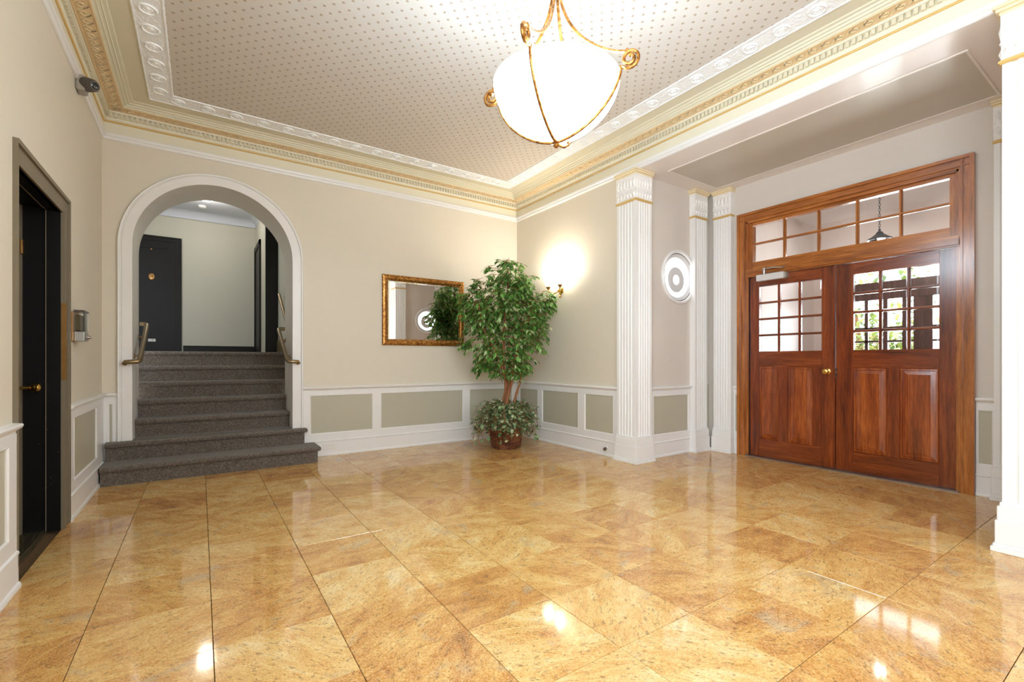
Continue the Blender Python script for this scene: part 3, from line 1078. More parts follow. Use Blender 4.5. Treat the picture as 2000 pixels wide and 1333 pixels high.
hl = empty('hall_ceiling_lamp', (0.08, 9.2, 3.9), 'round white flush lamp lit on the hall ceiling', 'lamp')
MB().lathe([(0.0005, 3.81), (0.07, 3.818), (0.115, 3.84), (0.13, 3.87), (0.0005, 3.872)], (0.08, 9.2, 0), 'z', 32).build('diffuser', M['halllamp'], hl, True)
MB().lathe([(0.14, 3.9), (0.14, 3.868), (0.12, 3.866), (0.12, 3.9)], (0.08, 9.2, 0), 'z', 32).build('rim', M['plastic'], hl, True)
lamp('hall_bulb', 'POINT', (0.08, 9.2, 3.72), 13, (1, 0.95, 0.86), 0.1, parent=None)
sd = empty('smoke_detector', (0.03, 9.86, 3.9), 'small white round smoke detector on the hall ceiling', 'detector')
MB().lathe([(0.0005, 3.862), (0.04, 3.863), (0.06, 3.875), (0.065, 3.9), (0.0005, 3.9)], (0.03, 9.86, 0), 'z', 24).build('detector_body', M['plastic'], sd, True)


def handrail(label, path, brackets, group='bronze stair handrails'):
    root = empty('handrail', path[1], label, 'handrail', group)
    MB().tube(path, 0.0225, 10).build('rail', M['bronze'], root, True)
    for a, b, c in brackets:
        mb = MB().tube([a, b, c], 0.008, 8)
        wx = c[0]
        mb.lathe([(0.028, 0.0), (0.028, 0.008 if c[0] < ACX else -0.008), (0.0005, 0.01 if c[0] < ACX else -0.01)], (wx, c[1], c[2]), 'x', 16)
        mb.build('bracket', M['bronze'], root, True)
    return root


xl_, xr_ = ACX - AR_I, ACX + AR_I
xi = xl_ + 0.065
handrail('bronze handrail on the left side of the stair arch', [(xl_ - 0.055, YB - 0.075, 1.128), (xl_ - 0.045, YB - 0.085, 1.148), (xi - 0.05, YB - 0.09, 1.152), (xi - 0.012, YB - 0.085, 1.155), (xi, YB - 0.06, 1.165), (xi, 6.3, 1.375), (xi, 6.62, 1.55), (xi - 0.004, 6.66, 1.568), (xi - 0.02, 6.68, 1.575), (xl_ + 0.0, 6.68, 1.578)],
         [((xi, 6.1, 1.252), (xi - 0.02, 6.1, 1.215), (xl_ + 0.004, 6.1, 1.21)), ((xi, 6.48, 1.46), (xi - 0.02, 6.48, 1.425), (xl_ + 0.004, 6.48, 1.42))])
xi = xr_ - 0.065
handrail('bronze handrail on the right side of the stair arch', [(xr_ + 0.055, YB - 0.075, 1.128), (xr_ + 0.045, YB - 0.085, 1.148), (xi + 0.05, YB - 0.09, 1.152), (xi + 0.012, YB - 0.085, 1.155), (xi, YB - 0.06, 1.165), (xi, 6.3, 1.375), (xi, 6.62, 1.55), (xi + 0.004, 6.66, 1.568), (xi + 0.02, 6.68, 1.575), (xr_ + 0.1, 6.68, 1.578)],
         [((xi, 6.1, 1.252), (xi + 0.02, 6.1, 1.215), (xr_ - 0.004, 6.1, 1.21)), ((xi, 6.48, 1.46), (xi + 0.02, 6.48, 1.425), (xr_ - 0.004, 6.48, 1.42))])
handrail('upper bronze handrail on the hall wall beyond the arch', [(1.0, 6.9, 1.56), (1.0, 7.23, 1.77), (1.0, 7.85, 2.17)], [((1.0, 7.55, 1.97), (1.02, 7.55, 1.94), (HXR - 0.002, 7.55, 1.93))])

# ------------------------------------------------------------------ black door in the left wall
d3 = empty('door_3', (XL, 3.9, 0), 'worn black door set deep in the left wall with a grooved sill', 'door', kind='structure')
mb = MB()
mb.box(XL - 0.02, XL + 0.012, 3.385, DY0 + 0.02, 0, DZ - 0.012).box(XL - 0.02, XL + 0.012, DY1 - 0.009, 4.541, 0, DZ - 0.012).box(XL - 0.02, XL + 0.0121, 3.3851, 4.5409, DZ - 0.012, 2.31)
mb.box(XL + 0.005, XL + 0.02, 3.386, 3.4, 0, 2.284).box(XL + 0.005, XL + 0.024, 4.51, 4.5405, 0, 2.284).box(XL + 0.005, XL + 0.0241, 3.3862, 4.5402, 2.284, 2.3095)
mb.box(XL + 0.005, XL + 0.0201, DY1 - 0.0085, DY1 + 0.016, 0, 2.2)
mb.build('door_casing', M['casing'], d3)
mb = MB()
mb.box(XL - 0.072, XL, DY1 - 0.012, DY1 + 0.01, 0, DZ + 0.01).box(XL - 0.072, XL, DY0 - 0.01, DY0 + 0.02, 0, DZ + 0.01).box(XL - 0.072, XL, DY0, DY1, DZ - 0.012, DZ + 0.01)
mb.build('outer_jamb', M['black'], d3)
mb = MB()
mb.box(XL - 0.29, XL - 0.075, DY1 + 0.002, DY1 + 0.03, 0, DZ + 0.01).box(XL - 0.29, XL - 0.075, DY0 - 0.02, DY0 + 0.004, 0, DZ + 0.01).box(XL - 0.29, XL - 0.075, DY0, DY1, DZ + 0.002, DZ + 0.03)
mb.build('inner_jamb', M['black'], d3)
MB().box(XL - 0.24, XL - 0.196, DY0, DY1 + 0.01, 0.01, DZ + 0.006).build('door_leaf', M['black'], d3)
mb = MB().box(XL - 0.2, XL - 0.188, DY1 - 0.035, DY1 + 0.006, 0.01, DZ)
mb.build('stop_strip', M['casing'], d3)
MB().box(XL - 0.0755, XL - 0.0715, DY1 - 0.0145, DY1 - 0.0115, 0.004, DZ - 0.012).box(XL - 0.0755, XL - 0.0715, DY0, DY1 - 0.0145, DZ - 0.0155, DZ - 0.012).build('worn_edge_highlight', M['casing'], d3)  # rim highlight of the worn jamb edge, put in as pale strips
sl = MB().box(XL - 0.24, XL - 0.07, DY0, DY1 + 0.005, -0.018, 0.0)
for i in range(9):
    x = XL - 0.088 - i * 0.0125
    sl.box(x - 0.004, x + 0.004, DY0, DY1 + 0.005, 0, 0.006)
sl.build('grooved_sill', M['sill'], d3)
kb = MB().lathe([(0.0005, 0.0), (0.022, 0.0), (0.022, 0.006), (0.01, 0.01), (0.0095, 0.06), (0.016, 0.066), (0.027, 0.078), (0.031, 0.092), (0.028, 0.106), (0.016, 0.114), (0.0005, 0.116)], (XL - 0.196, 4.3, 0.985), 'x', 24)
kb.build('door_knob', M['brass'], d3, True)
MB().box(XL - 0.196, XL - 0.178, 4.335, 4.38, 1.87, 1.965).build('latch_plate', M['brassworn'], d3, bevel=0.003)
MB().box(XL + 0.002, XL + 0.0295, DY1 - 0.0115, DY1 + 0.002, 1.03, 1.56).build('strike_strip', M['brassworn'], d3)

# ------------------------------------------------------------------ entrance: casing, transom, two leaves
ent = empty('trim_14', (AX, 2.135, 0), 'amber wooden casing around the entrance doors and transom', 'door frame', kind='structure')
CY0, CY1, CZ = 1.077, 3.2, 2.963
mb = MB()


def casing_piece(mb, a0, a1, z0, z1, vertical, flip):
    """stepped casing: outer backband, flat, inner bead"""
    W = (a1 - a0) if vertical else (z1 - z0)
    for f0, f1, d in ((0.0, 0.28, 0.052), (0.28, 0.72, 0.034), (0.72, 0.88, 0.042), (0.88, 1.0, 0.024)):
        if flip: f0, f1 = 1 - f1, 1 - f0
        if vertical: mb.box(AX - d, AX + 0.01, a0 + W * f0, a0 + W * f1, z0, z1)
        else: mb.box(AX - d + 0.0005, AX + 0.01, a0, a1, z0 + W * f0, z0 + W * f1)
    return mb


casing_piece(MB(), CY0, CY0 + 0.105, 0, CZ, True, False).build('side_casing', M['framez'], ent)
casing_piece(MB(), CY1 - 0.105, CY1, 0, CZ, True, True).build('side_casing', M['framez'], ent)
casing_piece(MB(), CY0 + 0.02, CY1 - 0.02, CZ - 0.105, CZ, False, True).build('head_casing', M['framey'], ent)
MB().box(AX - 0.02, AX + 0.1, CY0 + 0.1, CY0 + 0.122, 0, 2.86).build('jamb', M['framez'], ent)
MB().box(AX - 0.02, AX + 0.1, CY1 - 0.122, CY1 - 0.1, 0, 2.86).build('jamb', M['framez'], ent)
MB().box(AX - 0.02, AX + 0.1, CY0 + 0.1, CY1 - 0.1, 2.838, 2.86).build('head_jamb', M['framey'], ent)
mb = MB().box(AX - 0.03, AX + 0.1, CY0 + 0.1, CY1 - 0.1, 2.175, 2.27).box(AX - 0.045, AX, CY0 + 0.1, CY1 - 0.1, 2.19, 2.235).box(AX - 0.036, AX, CY0 + 0.1, CY1 - 0.1, 2.235, 2.252)
mb.build('transom_bar', M['framey'], ent)
MB().box(AX - 0.05, AX + 0.12, CY0 + 0.1, CY1 - 0.1, 0.0, 0.012).build('threshold', M['steel'], ent)
MB().box(AX + 0.005, AX + 0.05, CY1 - 0.128, CY1 - 0.118, 0.01, 2.175).box(AX + 0.005, AX + 0.05, CY0 + 0.118, CY0 + 0.128, 0.01, 2.175).build('weather_strip', M['rubber'], ent)

# transom sash, 5 x 2 panes
tr = empty('window_4', (AX + 0.05, 2.14, 2.27), 'wooden transom of ten clear panes over the entrance doors', 'window', kind='structure')
TYA, TYB, TZA, TZB = 1.25, 3.035, 2.36, 2.805
XG = AX + 0.045
MB().box(XG - 0.03, XG + 0.03, CY0 + 0.12, TYA, 2.27, 2.84).build('sash_stile', M['framez'], tr)
MB().box(XG - 0.03, XG + 0.03, TYB, CY1 - 0.12, 2.27, 2.84).build('sash_stile', M['framez'], tr)
MB().box(XG - 0.03, XG + 0.03, TYA, TYB, 2.27, TZA).build('sash_rail', M['framey'], tr)
MB().box(XG - 0.03, XG + 0.03, TYA, TYB, TZB, 2.84).build('sash_rail', M['framey'], tr)
MUN = 0.026


def muntin_v(y, z0, z1, x, mat, parent, w=MUN):
    prof = [(x - 0.026, y - w * 0.25), (x - 0.026, y + w * 0.25), (x - 0.008, y + w * 0.5), (x + 0.02, y + w * 0.5), (x + 0.02, y - w * 0.5), (x - 0.008, y - w * 0.5)]
    MB().prism(prof, fz, z0, z1).build('muntin', mat, parent)


def muntin_h(z, y0, y1, x, mat, parent, w=MUN):
    prof = [(x - 0.0262, z - w * 0.25), (x - 0.0262, z + w * 0.25), (x - 0.008, z + w * 0.5), (x + 0.02, z + w * 0.5), (x + 0.02, z - w * 0.5), (x - 0.008, z - w * 0.5)]
    MB().prism(prof, fy, y0, y1).build('muntin', mat, parent)


def panes(y0, y1, z0, z1, ny, nz, x, matz, maty, parent):
    for i in range(1, ny):
        muntin_v(y0 + (y1 - y0) * i / ny, z0, z1, x, matz, parent)
    for j in range(1, nz):
        muntin_h(z0 + (z1 - z0) * j / nz, y0, y1, x, maty, parent)
    for i in range(ny):
        for j in range(nz):
            a0, a1 = y0 + (y1 - y0) * i / ny, y0 + (y1 - y0) * (i + 1) / ny
            b0, b1 = z0 + (z1 - z0) * j / nz, z0 + (z1 - z0) * (j + 1) / nz
            m = MUN / 2 - 0.004
            mb = MB()
            # thin pane with a bevelled border
            o, inn = 0.012, 0.0
            A = [(x + 0.002, a0 + m, b0 + m), (x + 0.002, a1 - m, b0 + m), (x + 0.002, a1 - m, b1 - m), (x + 0.002, a0 + m, b1 - m)]
            B = [(x - 0.001, a0 + m + o, b0 + m + o), (x - 0.001, a1 - m - o, b0 + m + o), (x - 0.001, a1 - m - o, b1 - m - o), (x - 0.001, a0 + m + o, b1 - m - o)]
            mb.add(A + B, [(4, 5, 6, 7), (0, 1, 5, 4), (1, 2, 6, 5), (2, 3, 7, 6), (3, 0, 4, 7)])
            mb.build('pane', M['clear'], parent)


panes(TYA, TYB, TZA, TZB, 5, 2, XG, M['framez'], M['framey'], tr)


def raised_panel(y0, y1, z0, z1, x, parent):
    """raised and fielded panel facing -x"""
    mb = MB()
    lv = [(0.0, 0.004), (0.008, -0.006), (0.02, -0.008), (0.024, 0.006), (0.06, -0.002), (0.064, -0.006)]
    vs = []
    for o, d in lv:
        vs += [(x + d, y0 + o, z0 + o), (x + d, y1 - o, z0 + o), (x + d, y1 - o, z1 - o), (x + d, y0 + o, z1 - o)]
    fs = []
    for i in range(len(lv) - 1):
        for j in range(4):
            fs.append((i * 4 + j, i * 4 + (j + 1) % 4, (i + 1) * 4 + (j + 1) % 4, (i + 1) * 4 + j))
    k0 = (len(lv) - 1) * 4
    fs.append((k0, k0 + 1, k0 + 2, k0 + 3))
    mb.add(vs, fs)
    mb.box(x + 0.006, x + 0.03, y0, y1, z0, z1)
    mb.build('door_panel', M['panelz'], parent)


def leaf(n, y0, y1, gy0, gy1, pan, label):
    root = empty('door_%d' % n, (AX + 0.03, (y0 + y1) / 2, 0.012), label, 'door', kind='structure')
    x0, x1 = AX + 0.018, AX + 0.062
    z0, z1, gz0, gz1, pz0, pz1 = 0.014, 2.172, 1.272, 2.05, 0.222, 1.09
    MB().box(x0, x1, y0, gy0, z0, z1).build('stile', M['doorz'], root, bevel=0.0015)
    MB().box(x0, x1, gy1, y1, z0, z1).build('stile', M['doorz'], root, bevel=0.0015)
    MB().box(x0 + 0.0008, x1, gy0, gy1, gz1, z1).build('top_rail', M['doory'], root)
    MB().box(x0 + 0.0008, x1, gy0, gy1, pz1, gz0).build('lock_rail', M['doory'], root)
    MB().box(x0 + 0.0008, x1, gy0, gy1, z0, pz0).build('bottom_rail', M['doory'], root)
    (a0, a1), (b0, b1) = pan
    MB().box(x0 + 0.0004, x1, a1, b0, pz0, pz1).build('mullion', M['doorz'], root)
    raised_panel(a0, a1, pz0, pz1, x0, root)
    raised_panel(b0, b1, pz0, pz1, x0, root)
    if a0 > gy0 + 1e-3: MB().box(x0 + 0.0004, x1, gy0, a0, pz0, pz1).build('stile_filler', M['doorz'], root)
    if b1 < gy1 - 1e-3: MB().box(x0 + 0.0004, x1, b1, gy1, pz0, pz1).build('stile_filler', M['doorz'], root)
    panes(gy0, gy1, gz0, gz1, 3, 4, (x0 + x1) / 2, M['doorz'], M['doory'], root)
    return root


dl = leaf(1, 2.152, 3.075, 2.285, 2.96, ((2.37, 2.63), (2.735, 2.96)), 'mahogany entrance door leaf with the closer and brass knob')
dr_ = leaf(2, 1.2, 2.148, 1.322, 1.99, ((1.322, 1.61), (1.71, 1.99)), 'mahogany entrance door leaf with no knob, its panes showing outdoors')
# astragal, hardware
MB().box(AX + 0.008, AX + 0.02, 2.152, 2.172, 0.02, 2.17).build('meeting_strip', M['doorz'], dl)
kx = AX + 0.018
MB().lathe([(0.0005, 0.0), (0.03, 0.0), (0.03, -0.006), (0.014, -0.011), (0.011, -0.03), (0.02, -0.036), (0.03, -0.048), (0.032, -0.06), (0.026, -0.072), (0.012, -0.078), (0.0005, -0.079)], (kx, 2.225, 1.046), 'x', 28).build('door_knob', M['brass'], dl, True)
mb = MB().box(AX + 0.0, AX + 0.02, 2.138, 2.15, 1.005, 1.03).box(AX + 0.0, AX + 0.02, 2.138, 2.15, 1.055, 1.082)
mb.build('latch', M['slot'], dr_)
cl = MB().box(AX - 0.055, AX + 0.018, 2.645, 2.96, 2.108, 2.185)
clo = cl.build('closer_body', M['aluminium'], dl, bevel=0.004)
clo['label'] = 'silver box of the door closer'
MB().box(AX - 0.045, AX + 0.018, 2.625, 2.646, 2.115, 2.178).build('closer_cap', M['camgrey'], clo, bevel=0.003)
MB().lathe([(0.0005, 2.255), (0.02, 2.253), (0.022, 2.232), (0.014, 2.228), (0.012, 2.18), (0.0005, 2.18)], (AX - 0.06, 2.86, 0), 'z', 16).build('closer_spindle', M['silver'], clo, True)
MB().tube([(AX - 0.06, 2.86, 2.242), (AX - 0.12, 2.74, 2.238), (AX - 0.058, 2.66, 2.232)], 0.008, 8).tube([(AX - 0.05, 2.655, 2.232), (AX - 0.03, 2.64, 2.232)], 0.012, 8).build('closer_arm', M['silver'], clo, True)

# ------------------------------------------------------------------ vestibule beyond the doors
VX, VY0, VY1, VZ = 7.8, 0.95, 3.3, 3.22
tag(MB().box(AX + 0.19, VX, VY1, VY1 + 0.1, 0, 3.5).build('wall_vestibule_far', M['vestwall']), 'white vestibule wall seen through the left door leaf', 'wall', kind='structure')
tag(MB().box(AX + 0.19, VX, VY0 - 0.1, VY0, 0, 3.5).build('wall_vestibule_near', M['vestwall']), 'white vestibule wall out of view', 'wall', kind='structure')
tag(MB().box(AX + 0.19, VX + 0.15, VY0 - 0.1, VY1 + 0.1, VZ, VZ + 0.1).build('ceiling_vestibule', M['vestceil']), 'white vestibule ceiling seen through the transom', 'ceiling', kind='structure')
tag(MB().box(AX + 0.12, VX + 0.6, VY0 - 0.1, VY1 + 0.1, -0.1, -0.002).build('floor_vestibule', M['vestfloor']), 'grey vestibule floor behind the doors', 'floor', kind='structure')
wv = poly([(VY0 - 0.1, 0), (1.2, 0), (1.2, 2.66), (3.0, 2.66), (3.0, 0), (VY1 + 0.1, 0), (VY1 + 0.1, 3.5), (VY0 - 0.1, 3.5)], fx, VX, VX + 0.15).build('wall_outer', M['vestwall'])
tag(wv, 'white outer wall around the street doors', 'wall', kind='structure')
od = empty('door_7', (VX, 2.1, 0), 'dark wooden street door frame seen through the right door leaf', 'door', kind='structure')
for y0, y1, z0, z1, nm in ((2.94, 3.0, 0, 2.66, 'post'), (2.39, 2.44, 0, 2.05, 'post'), (2.155, 2.23, 0, 2.05, 'post'), (1.916, 2.112, 0, 2.05, 'post'), (1.2, 1.28, 0, 2.66, 'post'),
                           (1.2, 3.0, 2.01, 2.255, 'beam'), (1.2, 3.0, 2.6, 2.66, 'beam'), (1.2, 3.0, 0.0, 0.95, 'lower_panel'),
                           (2.62, 2.66, 0.9, 2.05, 'muntin'), (2.1, 3.0, 1.603, 1.63, 'muntin'), (2.1, 3.0, 1.414, 1.442, 'muntin'), (1.2, 1.95, 1.603, 1.63, 'muntin'), (1.2, 1.95, 1.414, 1.442, 'muntin'), (1.58, 1.62, 0.9, 2.05, 'muntin')):
    dx = {'post': 0.06, 'beam': 0.08, 'lower_panel': 0.04, 'muntin': 0.03}[nm]
    MB().box(VX + 0.07 - dx / 2, VX + 0.07 + dx / 2, y0, y1, z0, z1).build(nm, M['outwood'], od)
gl_ = MB().box(VX + 0.068, VX + 0.072, 1.2, 3.0, 0.95, 2.66).build('pane', M['clear'], od)

ln = empty('hanging_lantern', (6.7, 2.12, VZ), 'dark hanging porch lantern on a chain seen through the transom', 'lantern')
mb = MB()
z = VZ
i = 0
while z > 2.72:
    mb.tube([(6.7 + (0.009 * math.cos(t) if i % 2 else 0), 2.12 + (0 if i % 2 else 0.009 * math.cos(t)), z - 0.018 + 0.02 * math.sin(t)) for t in [2 * PI * k2 / 10 for k2 in range(10)]], 0.003, 5, closed=True)
    z -= 0.031; i += 1
mb.build('chain', M['lanternmetal'], ln)
MB().lathe([(0.0005, 2.735), (0.014, 2.725), (0.012, 2.705), (0.03, 2.69), (0.045, 2.665), (0.09, 2.63), (0.125, 2.61), (0.128, 2.598), (0.0005, 2.598)], (6.7, 2.12, 0), 'z', 8).build('cap', M['lanternmetal'], ln)
MB().lathe([(0.09, 2.598), (0.065, 2.42), (0.0605, 2.42), (0.0855, 2.598)], (6.7, 2.12, 0), 'z', 6).build('glass_body', M['clear'], ln)
mb = MB()
for i in range(6):
    a = 2 * PI * i / 6
    mb.tube([(6.7 + 0.092 * math.cos(a), 2.12 + 0.092 * math.sin(a), 2.6), (6.7 + 0.066 * math.cos(a), 2.12 + 0.066 * math.sin(a), 2.42)], 0.005, 5)
mb.lathe([(0.0005, 2.4), (0.07, 2.405), (0.072, 2.424), (0.0005, 2.424)], (6.7, 2.12, 0), 'z', 6)
mb.build('cage', M['lanternmetal'], ln)

lamp('lantern_bulb', 'POINT', (6.7, 2.12, 2.52), 16, (1.0, 0.96, 0.9), 0.04)

# outdoors
tag(MB().box(VX + 0.6, 40, -25, 30, -0.35, -0.2).build('ground', M['lawn']), 'sunny green lawn outside the street doors', 'lawn', kind='structure')


def leaf_quad(mb, p, d, up, L, W):
    """pointed folded leaf of 6 triangles"""
    d = d.normalized()
    s = d.cross(up)
    s = s.normalized() if s.length > 1e-5 else Vector((1, 0, 0))
    nrm = s.cross(d)
    P = Vector(p)
    a = P
    b = P + d * (L * 0.45) + s * W * 0.5 + nrm * W * 0.12
    c = P + d * (L * 0.45) - s * W * 0.5 + nrm * W * 0.12
    m = P + d * (L * 0.45)
    t = P + d * L - nrm * L * 0.12
    b2 = P + d * (L * 0.8) + s * W * 0.22
    c2 = P + d * (L * 0.8) - s * W * 0.22
    m2 = P + d * (L * 0.8) - nrm * L * 0.04
    mb.add([a, b, m, c, b2, m2, c2, t], [(0, 1, 2), (0, 2, 3), (1, 4, 5, 2), (2, 5, 6, 3), (4, 7, 5), (5, 7, 6)])


rg = random.Random(3)
for (tx, ty, hh, r, lab) in ((15.0, 5.2, 2.6, 1.7, 'leafy garden tree glimpsed through the upper street panes'), (13.0, 4.2, 1.4, 0.9, 'low green garden shrub glimpsed behind the street doors'),
                             (21.0, 2.6, 3.8, 1.6, 'autumn tinted garden tree glimpsed over the street door beam')):
    t_ = empty('garden_tree' if hh > 2 else 'garden_shrub', (tx, ty, -0.2), lab, 'tree' if hh > 2 else 'shrub')
    MB().tube([(tx, ty, -0.2), (tx + 0.1, ty, hh * 0.5), (tx, ty + 0.1, hh)], [0.12, 0.09, 0.04], 8).build('trunk', M['bark'], t_, True)
    mb = MB()
    for _ in range(520):
        v = Vector((rg.gauss(0, 1), rg.gauss(0, 1), rg.gauss(0, 1))).normalized() * (rg.random() ** 0.4)
        leaf_quad(mb, (tx + v.x * r, ty + v.y * r, hh + v.z * r * 0.9), Vector((rg.uniform(-1, 1), rg.uniform(-1, 1), rg.uniform(-1, 0.3))), Vector((0, 0, 1)), 0.24, 0.13)
    stuff(mb.build('foliage', M['treeleaf'], t_))

# ------------------------------------------------------------------ mirror
mr = empty('wall_mirror', (2.571, YB, 1.367), 'rectangular wall mirror in a speckled gilt frame left of the ficus', 'mirror')
mx0, mx1, mz0, mz1 = 1.971, 3.171, 1.367, 2.297
MP = [(0.0, 0.0), (0.0, 0.022), (0.008, 0.03), (0.03, 0.036), (0.05, 0.034), (0.064, 0.024), (0.068, 0.018), (0.074, 0.018), (0.08, 0.01), (0.08, 0.0)]
mb = MB()
vs = []
for o, d in MP:
    vs += [(mx0 + o, YB - d, mz0 + o), (mx1 - o, YB - d, mz0 + o), (mx1 - o, YB - d, mz1 - o), (mx0 + o, YB - d, mz1 - o)]
fs = [(i * 4 + j, i * 4 + (j + 1) % 4, (i + 1) * 4 + (j + 1) % 4, (i + 1) * 4 + j) for i in range(len(MP) - 1) for j in range(4)]
mb.add(vs, fs).build('frame', M['gilt'], mr)
bx0, bx1, bz0, bz1 = mx0 + 0.074, mx1 - 0.074, mz0 + 0.074, mz1 - 0.074
mb = MB()
A = [(bx0, YB - 0.009, bz0), (bx1, YB - 0.009, bz0), (bx1, YB - 0.009, bz1), (bx0, YB - 0.009, bz1)]
B = [(bx0 + 0.02, YB - 0.0105, bz0 + 0.02), (bx1 - 0.02, YB - 0.0105, bz0 + 0.02), (bx1 - 0.02, YB - 0.0105, bz1 - 0.02), (bx0 + 0.02, YB - 0.0105, bz1 - 0.02)]
mb.add(A + B, [(4, 5, 6, 7), (0, 1, 5, 4), (1, 2, 6, 5), (2, 3, 7, 6), (3, 0, 4, 7)])
mb.build('mirror_glass', M['mirror'], mr)

# ------------------------------------------------------------------ wall lamp
sc_ = empty('wall_lamp', (XR, 4.9, 2.13), 'brass two-arm wall lamp with glowing frosted shades on the right wall', 'lamp')
SX, SY, SZ = XR, 4.9, 2.125
MB().lathe([(0.0005, -0.03), (0.02, -0.028), (0.03, -0.018), (0.046, -0.014), (0.052, 0.0), (0.0005, 0.0)], (SX, SY, SZ), 'x', 24).lathe([(0.0005, -0.06), (0.012, -0.055), (0.012, -0.02)], (SX, SY, SZ), 'x', 12).build('wall_plate', M['brass'], sc_, True)
MB().lathe([(0.0005, -0.10), (0.012, -0.092), (0.018, -0.08), (0.01, -0.066), (0.014, -0.055), (0.0005, -0.05)], (SX - 0.02, SY, SZ), 'z', 16).build('finial', M['brass'], sc_, True)
for k2, dy in enumerate((0.125, -0.125)):
    cx_, cy_ = SX - 0.125, SY + dy
    pth = [(SX - 0.02, SY, SZ)]
    for i in range(1, 9):
        t = i / 8
        pth.append((SX - 0.03 - 0.095 * t, SY + dy * t, SZ + 0.01 - 0.05 * math.sin(PI * t)))
    pth.append((cx_, cy_, SZ + 0.03))
    arm = MB().tube(pth, 0.007, 8).tube([(cx_ + 0.02, cy_ - dy * 0.15, SZ - 0.02), (cx_ + 0.015, cy_ - dy * 0.1, SZ - 0.06), (cx_ - 0.005, cy_ + dy * 0.05, SZ - 0.075), (cx_ - 0.01, cy_ + dy * 0.1, SZ - 0.06)], 0.004, 6)
    arm = arm.build('arm', M['brass'], sc_, True)
    MB().lathe([(0.006, 0.015), (0.014, 0.02), (0.026, 0.04), (0.034, 0.058), (0.03, 0.06), (0.0005, 0.05)], (cx_, cy_, SZ), 'z', 20).build('cup', M['brassworn'], arm, True)
    MB().lathe([(0.026, 0.058), (0.034, 0.075), (0.046, 0.11), (0.056, 0.15), (0.07, 0.185), (0.078, 0.2), (0.075, 0.2), (0.066, 0.184), (0.052, 0.15), (0.042, 0.11), (0.03, 0.076), (0.02, 0.062)], (cx_, cy_, SZ), 'z', 28).build('shade', M['shade'], arm, True)
    lamp('shade_bulb', 'POINT', (cx_, cy_, SZ + 0.2), 15, (1.0, 0.94, 0.85), 0.05)

# ------------------------------------------------------------------ pendant bowl lamp
PX, PY = 1.66, 2.02
pl = empty('pendant_lamp', (PX, PY, CEIL), 'large glowing bowl lamp hung on gilt scrolled rods from the ceiling', 'lamp')
ZR, RR, ZB = 2.72, 0.352, 2.405
def bowl_r(t):
    return (1 - t ** 1.75) ** 0.6


pr = [(RR * bowl_r(max(0.0, 1 - (i / 18) ** 1.5)), ZR - (ZR - ZB) * max(0.0, 1 - (i / 18) ** 1.5)) for i in range(19)]
pr[0] = (0.0005, ZB)
pr = pr + [(RR - 0.012, ZR)] + [(max(0.0005, r - 0.012), z + 0.012) for r, z in reversed(pr[:-1])]
MB().lathe(pr, (PX, PY, 0), 'z', 56).build('bowl', M['bowl'], pl, True)
HZ = 3.34
for az in (-150, -60, 30, 120):
    a = math.radians(az)
    ca, sa = math.cos(a), math.sin(a)
    P = lambda r, z: (PX + r * ca, PY + r * sa, z)
    rod = []
    for i in range(15):
        t = i / 14
        r = 0.012 + 0.385 * t ** 2.1
        z = HZ - (HZ - 2.79) * (1 - (1 - t) ** 1.35)
        rod.append(P(r, z))
    MB().tube(rod, 0.0085, 8).build('rod', M['gilt'], pl, True)
    strap = []
    for i in range(17):
        t = max(0.0, 1 - (i / 16) ** 1.5)
        strap.append(P((RR + 0.012) * bowl_r(t), ZR - (ZR - ZB + 0.012) * t))
    # continue outward into the scroll
    c_r, c_z, R0 = RR + 0.06, ZR + 0.03, 0.052
    sp = []
    for i in range(30):
        th = -2.35 + i / 29 * 3.4 * PI
        rr = R0 * (1 - 0.72 * i / 29)
        sp.append(P(c_r + rr * math.cos(th), c_z + rr * math.sin(th)))
    MB().tube(strap + sp, 0.0095, 8).build('strap_scroll', M['gilt'], pl, True)
    MB().tube([P(0.392, 2.795), P(c_r - 0.008, c_z + 0.045)], 0.011, 8).build('collar', M['gilt'], pl, True)
MB().lathe([(0.0005, ZB - 0.045), (0.01, ZB - 0.04), (0.018, ZB - 0.028), (0.01, ZB - 0.018), (0.02, ZB - 0.012), (0.016, ZB - 0.002), (0.0005, ZB)], (PX, PY, 0), 'z', 16).tube([(PX + 0.015, PY + 0.0, ZB - 0.02), (PX + 0.045, PY - 0.02, ZB - 0.035), (PX + 0.065, PY - 0.03, ZB - 0.02), (PX + 0.06, PY - 0.03, ZB - 0.002)], 0.008, 8).build('finial', M['gilt'], pl, True)
MB().lathe([(0.0005, 3.3), (0.02, 3.305), (0.03, 3.33), (0.02, 3.36), (0.012, 3.38), (0.012, 3.6), (0.03, 3.61), (0.075, 3.64), (0.08, 3.657), (0.0005, 3.657)], (PX, PY, 0), 'z', 24).build('stem', M['gilt'], pl, True)
lamp('bowl_bulb', 'POINT', (PX, PY, 2.8), 8, (0.86, 0.94, 1.0), 0.12)

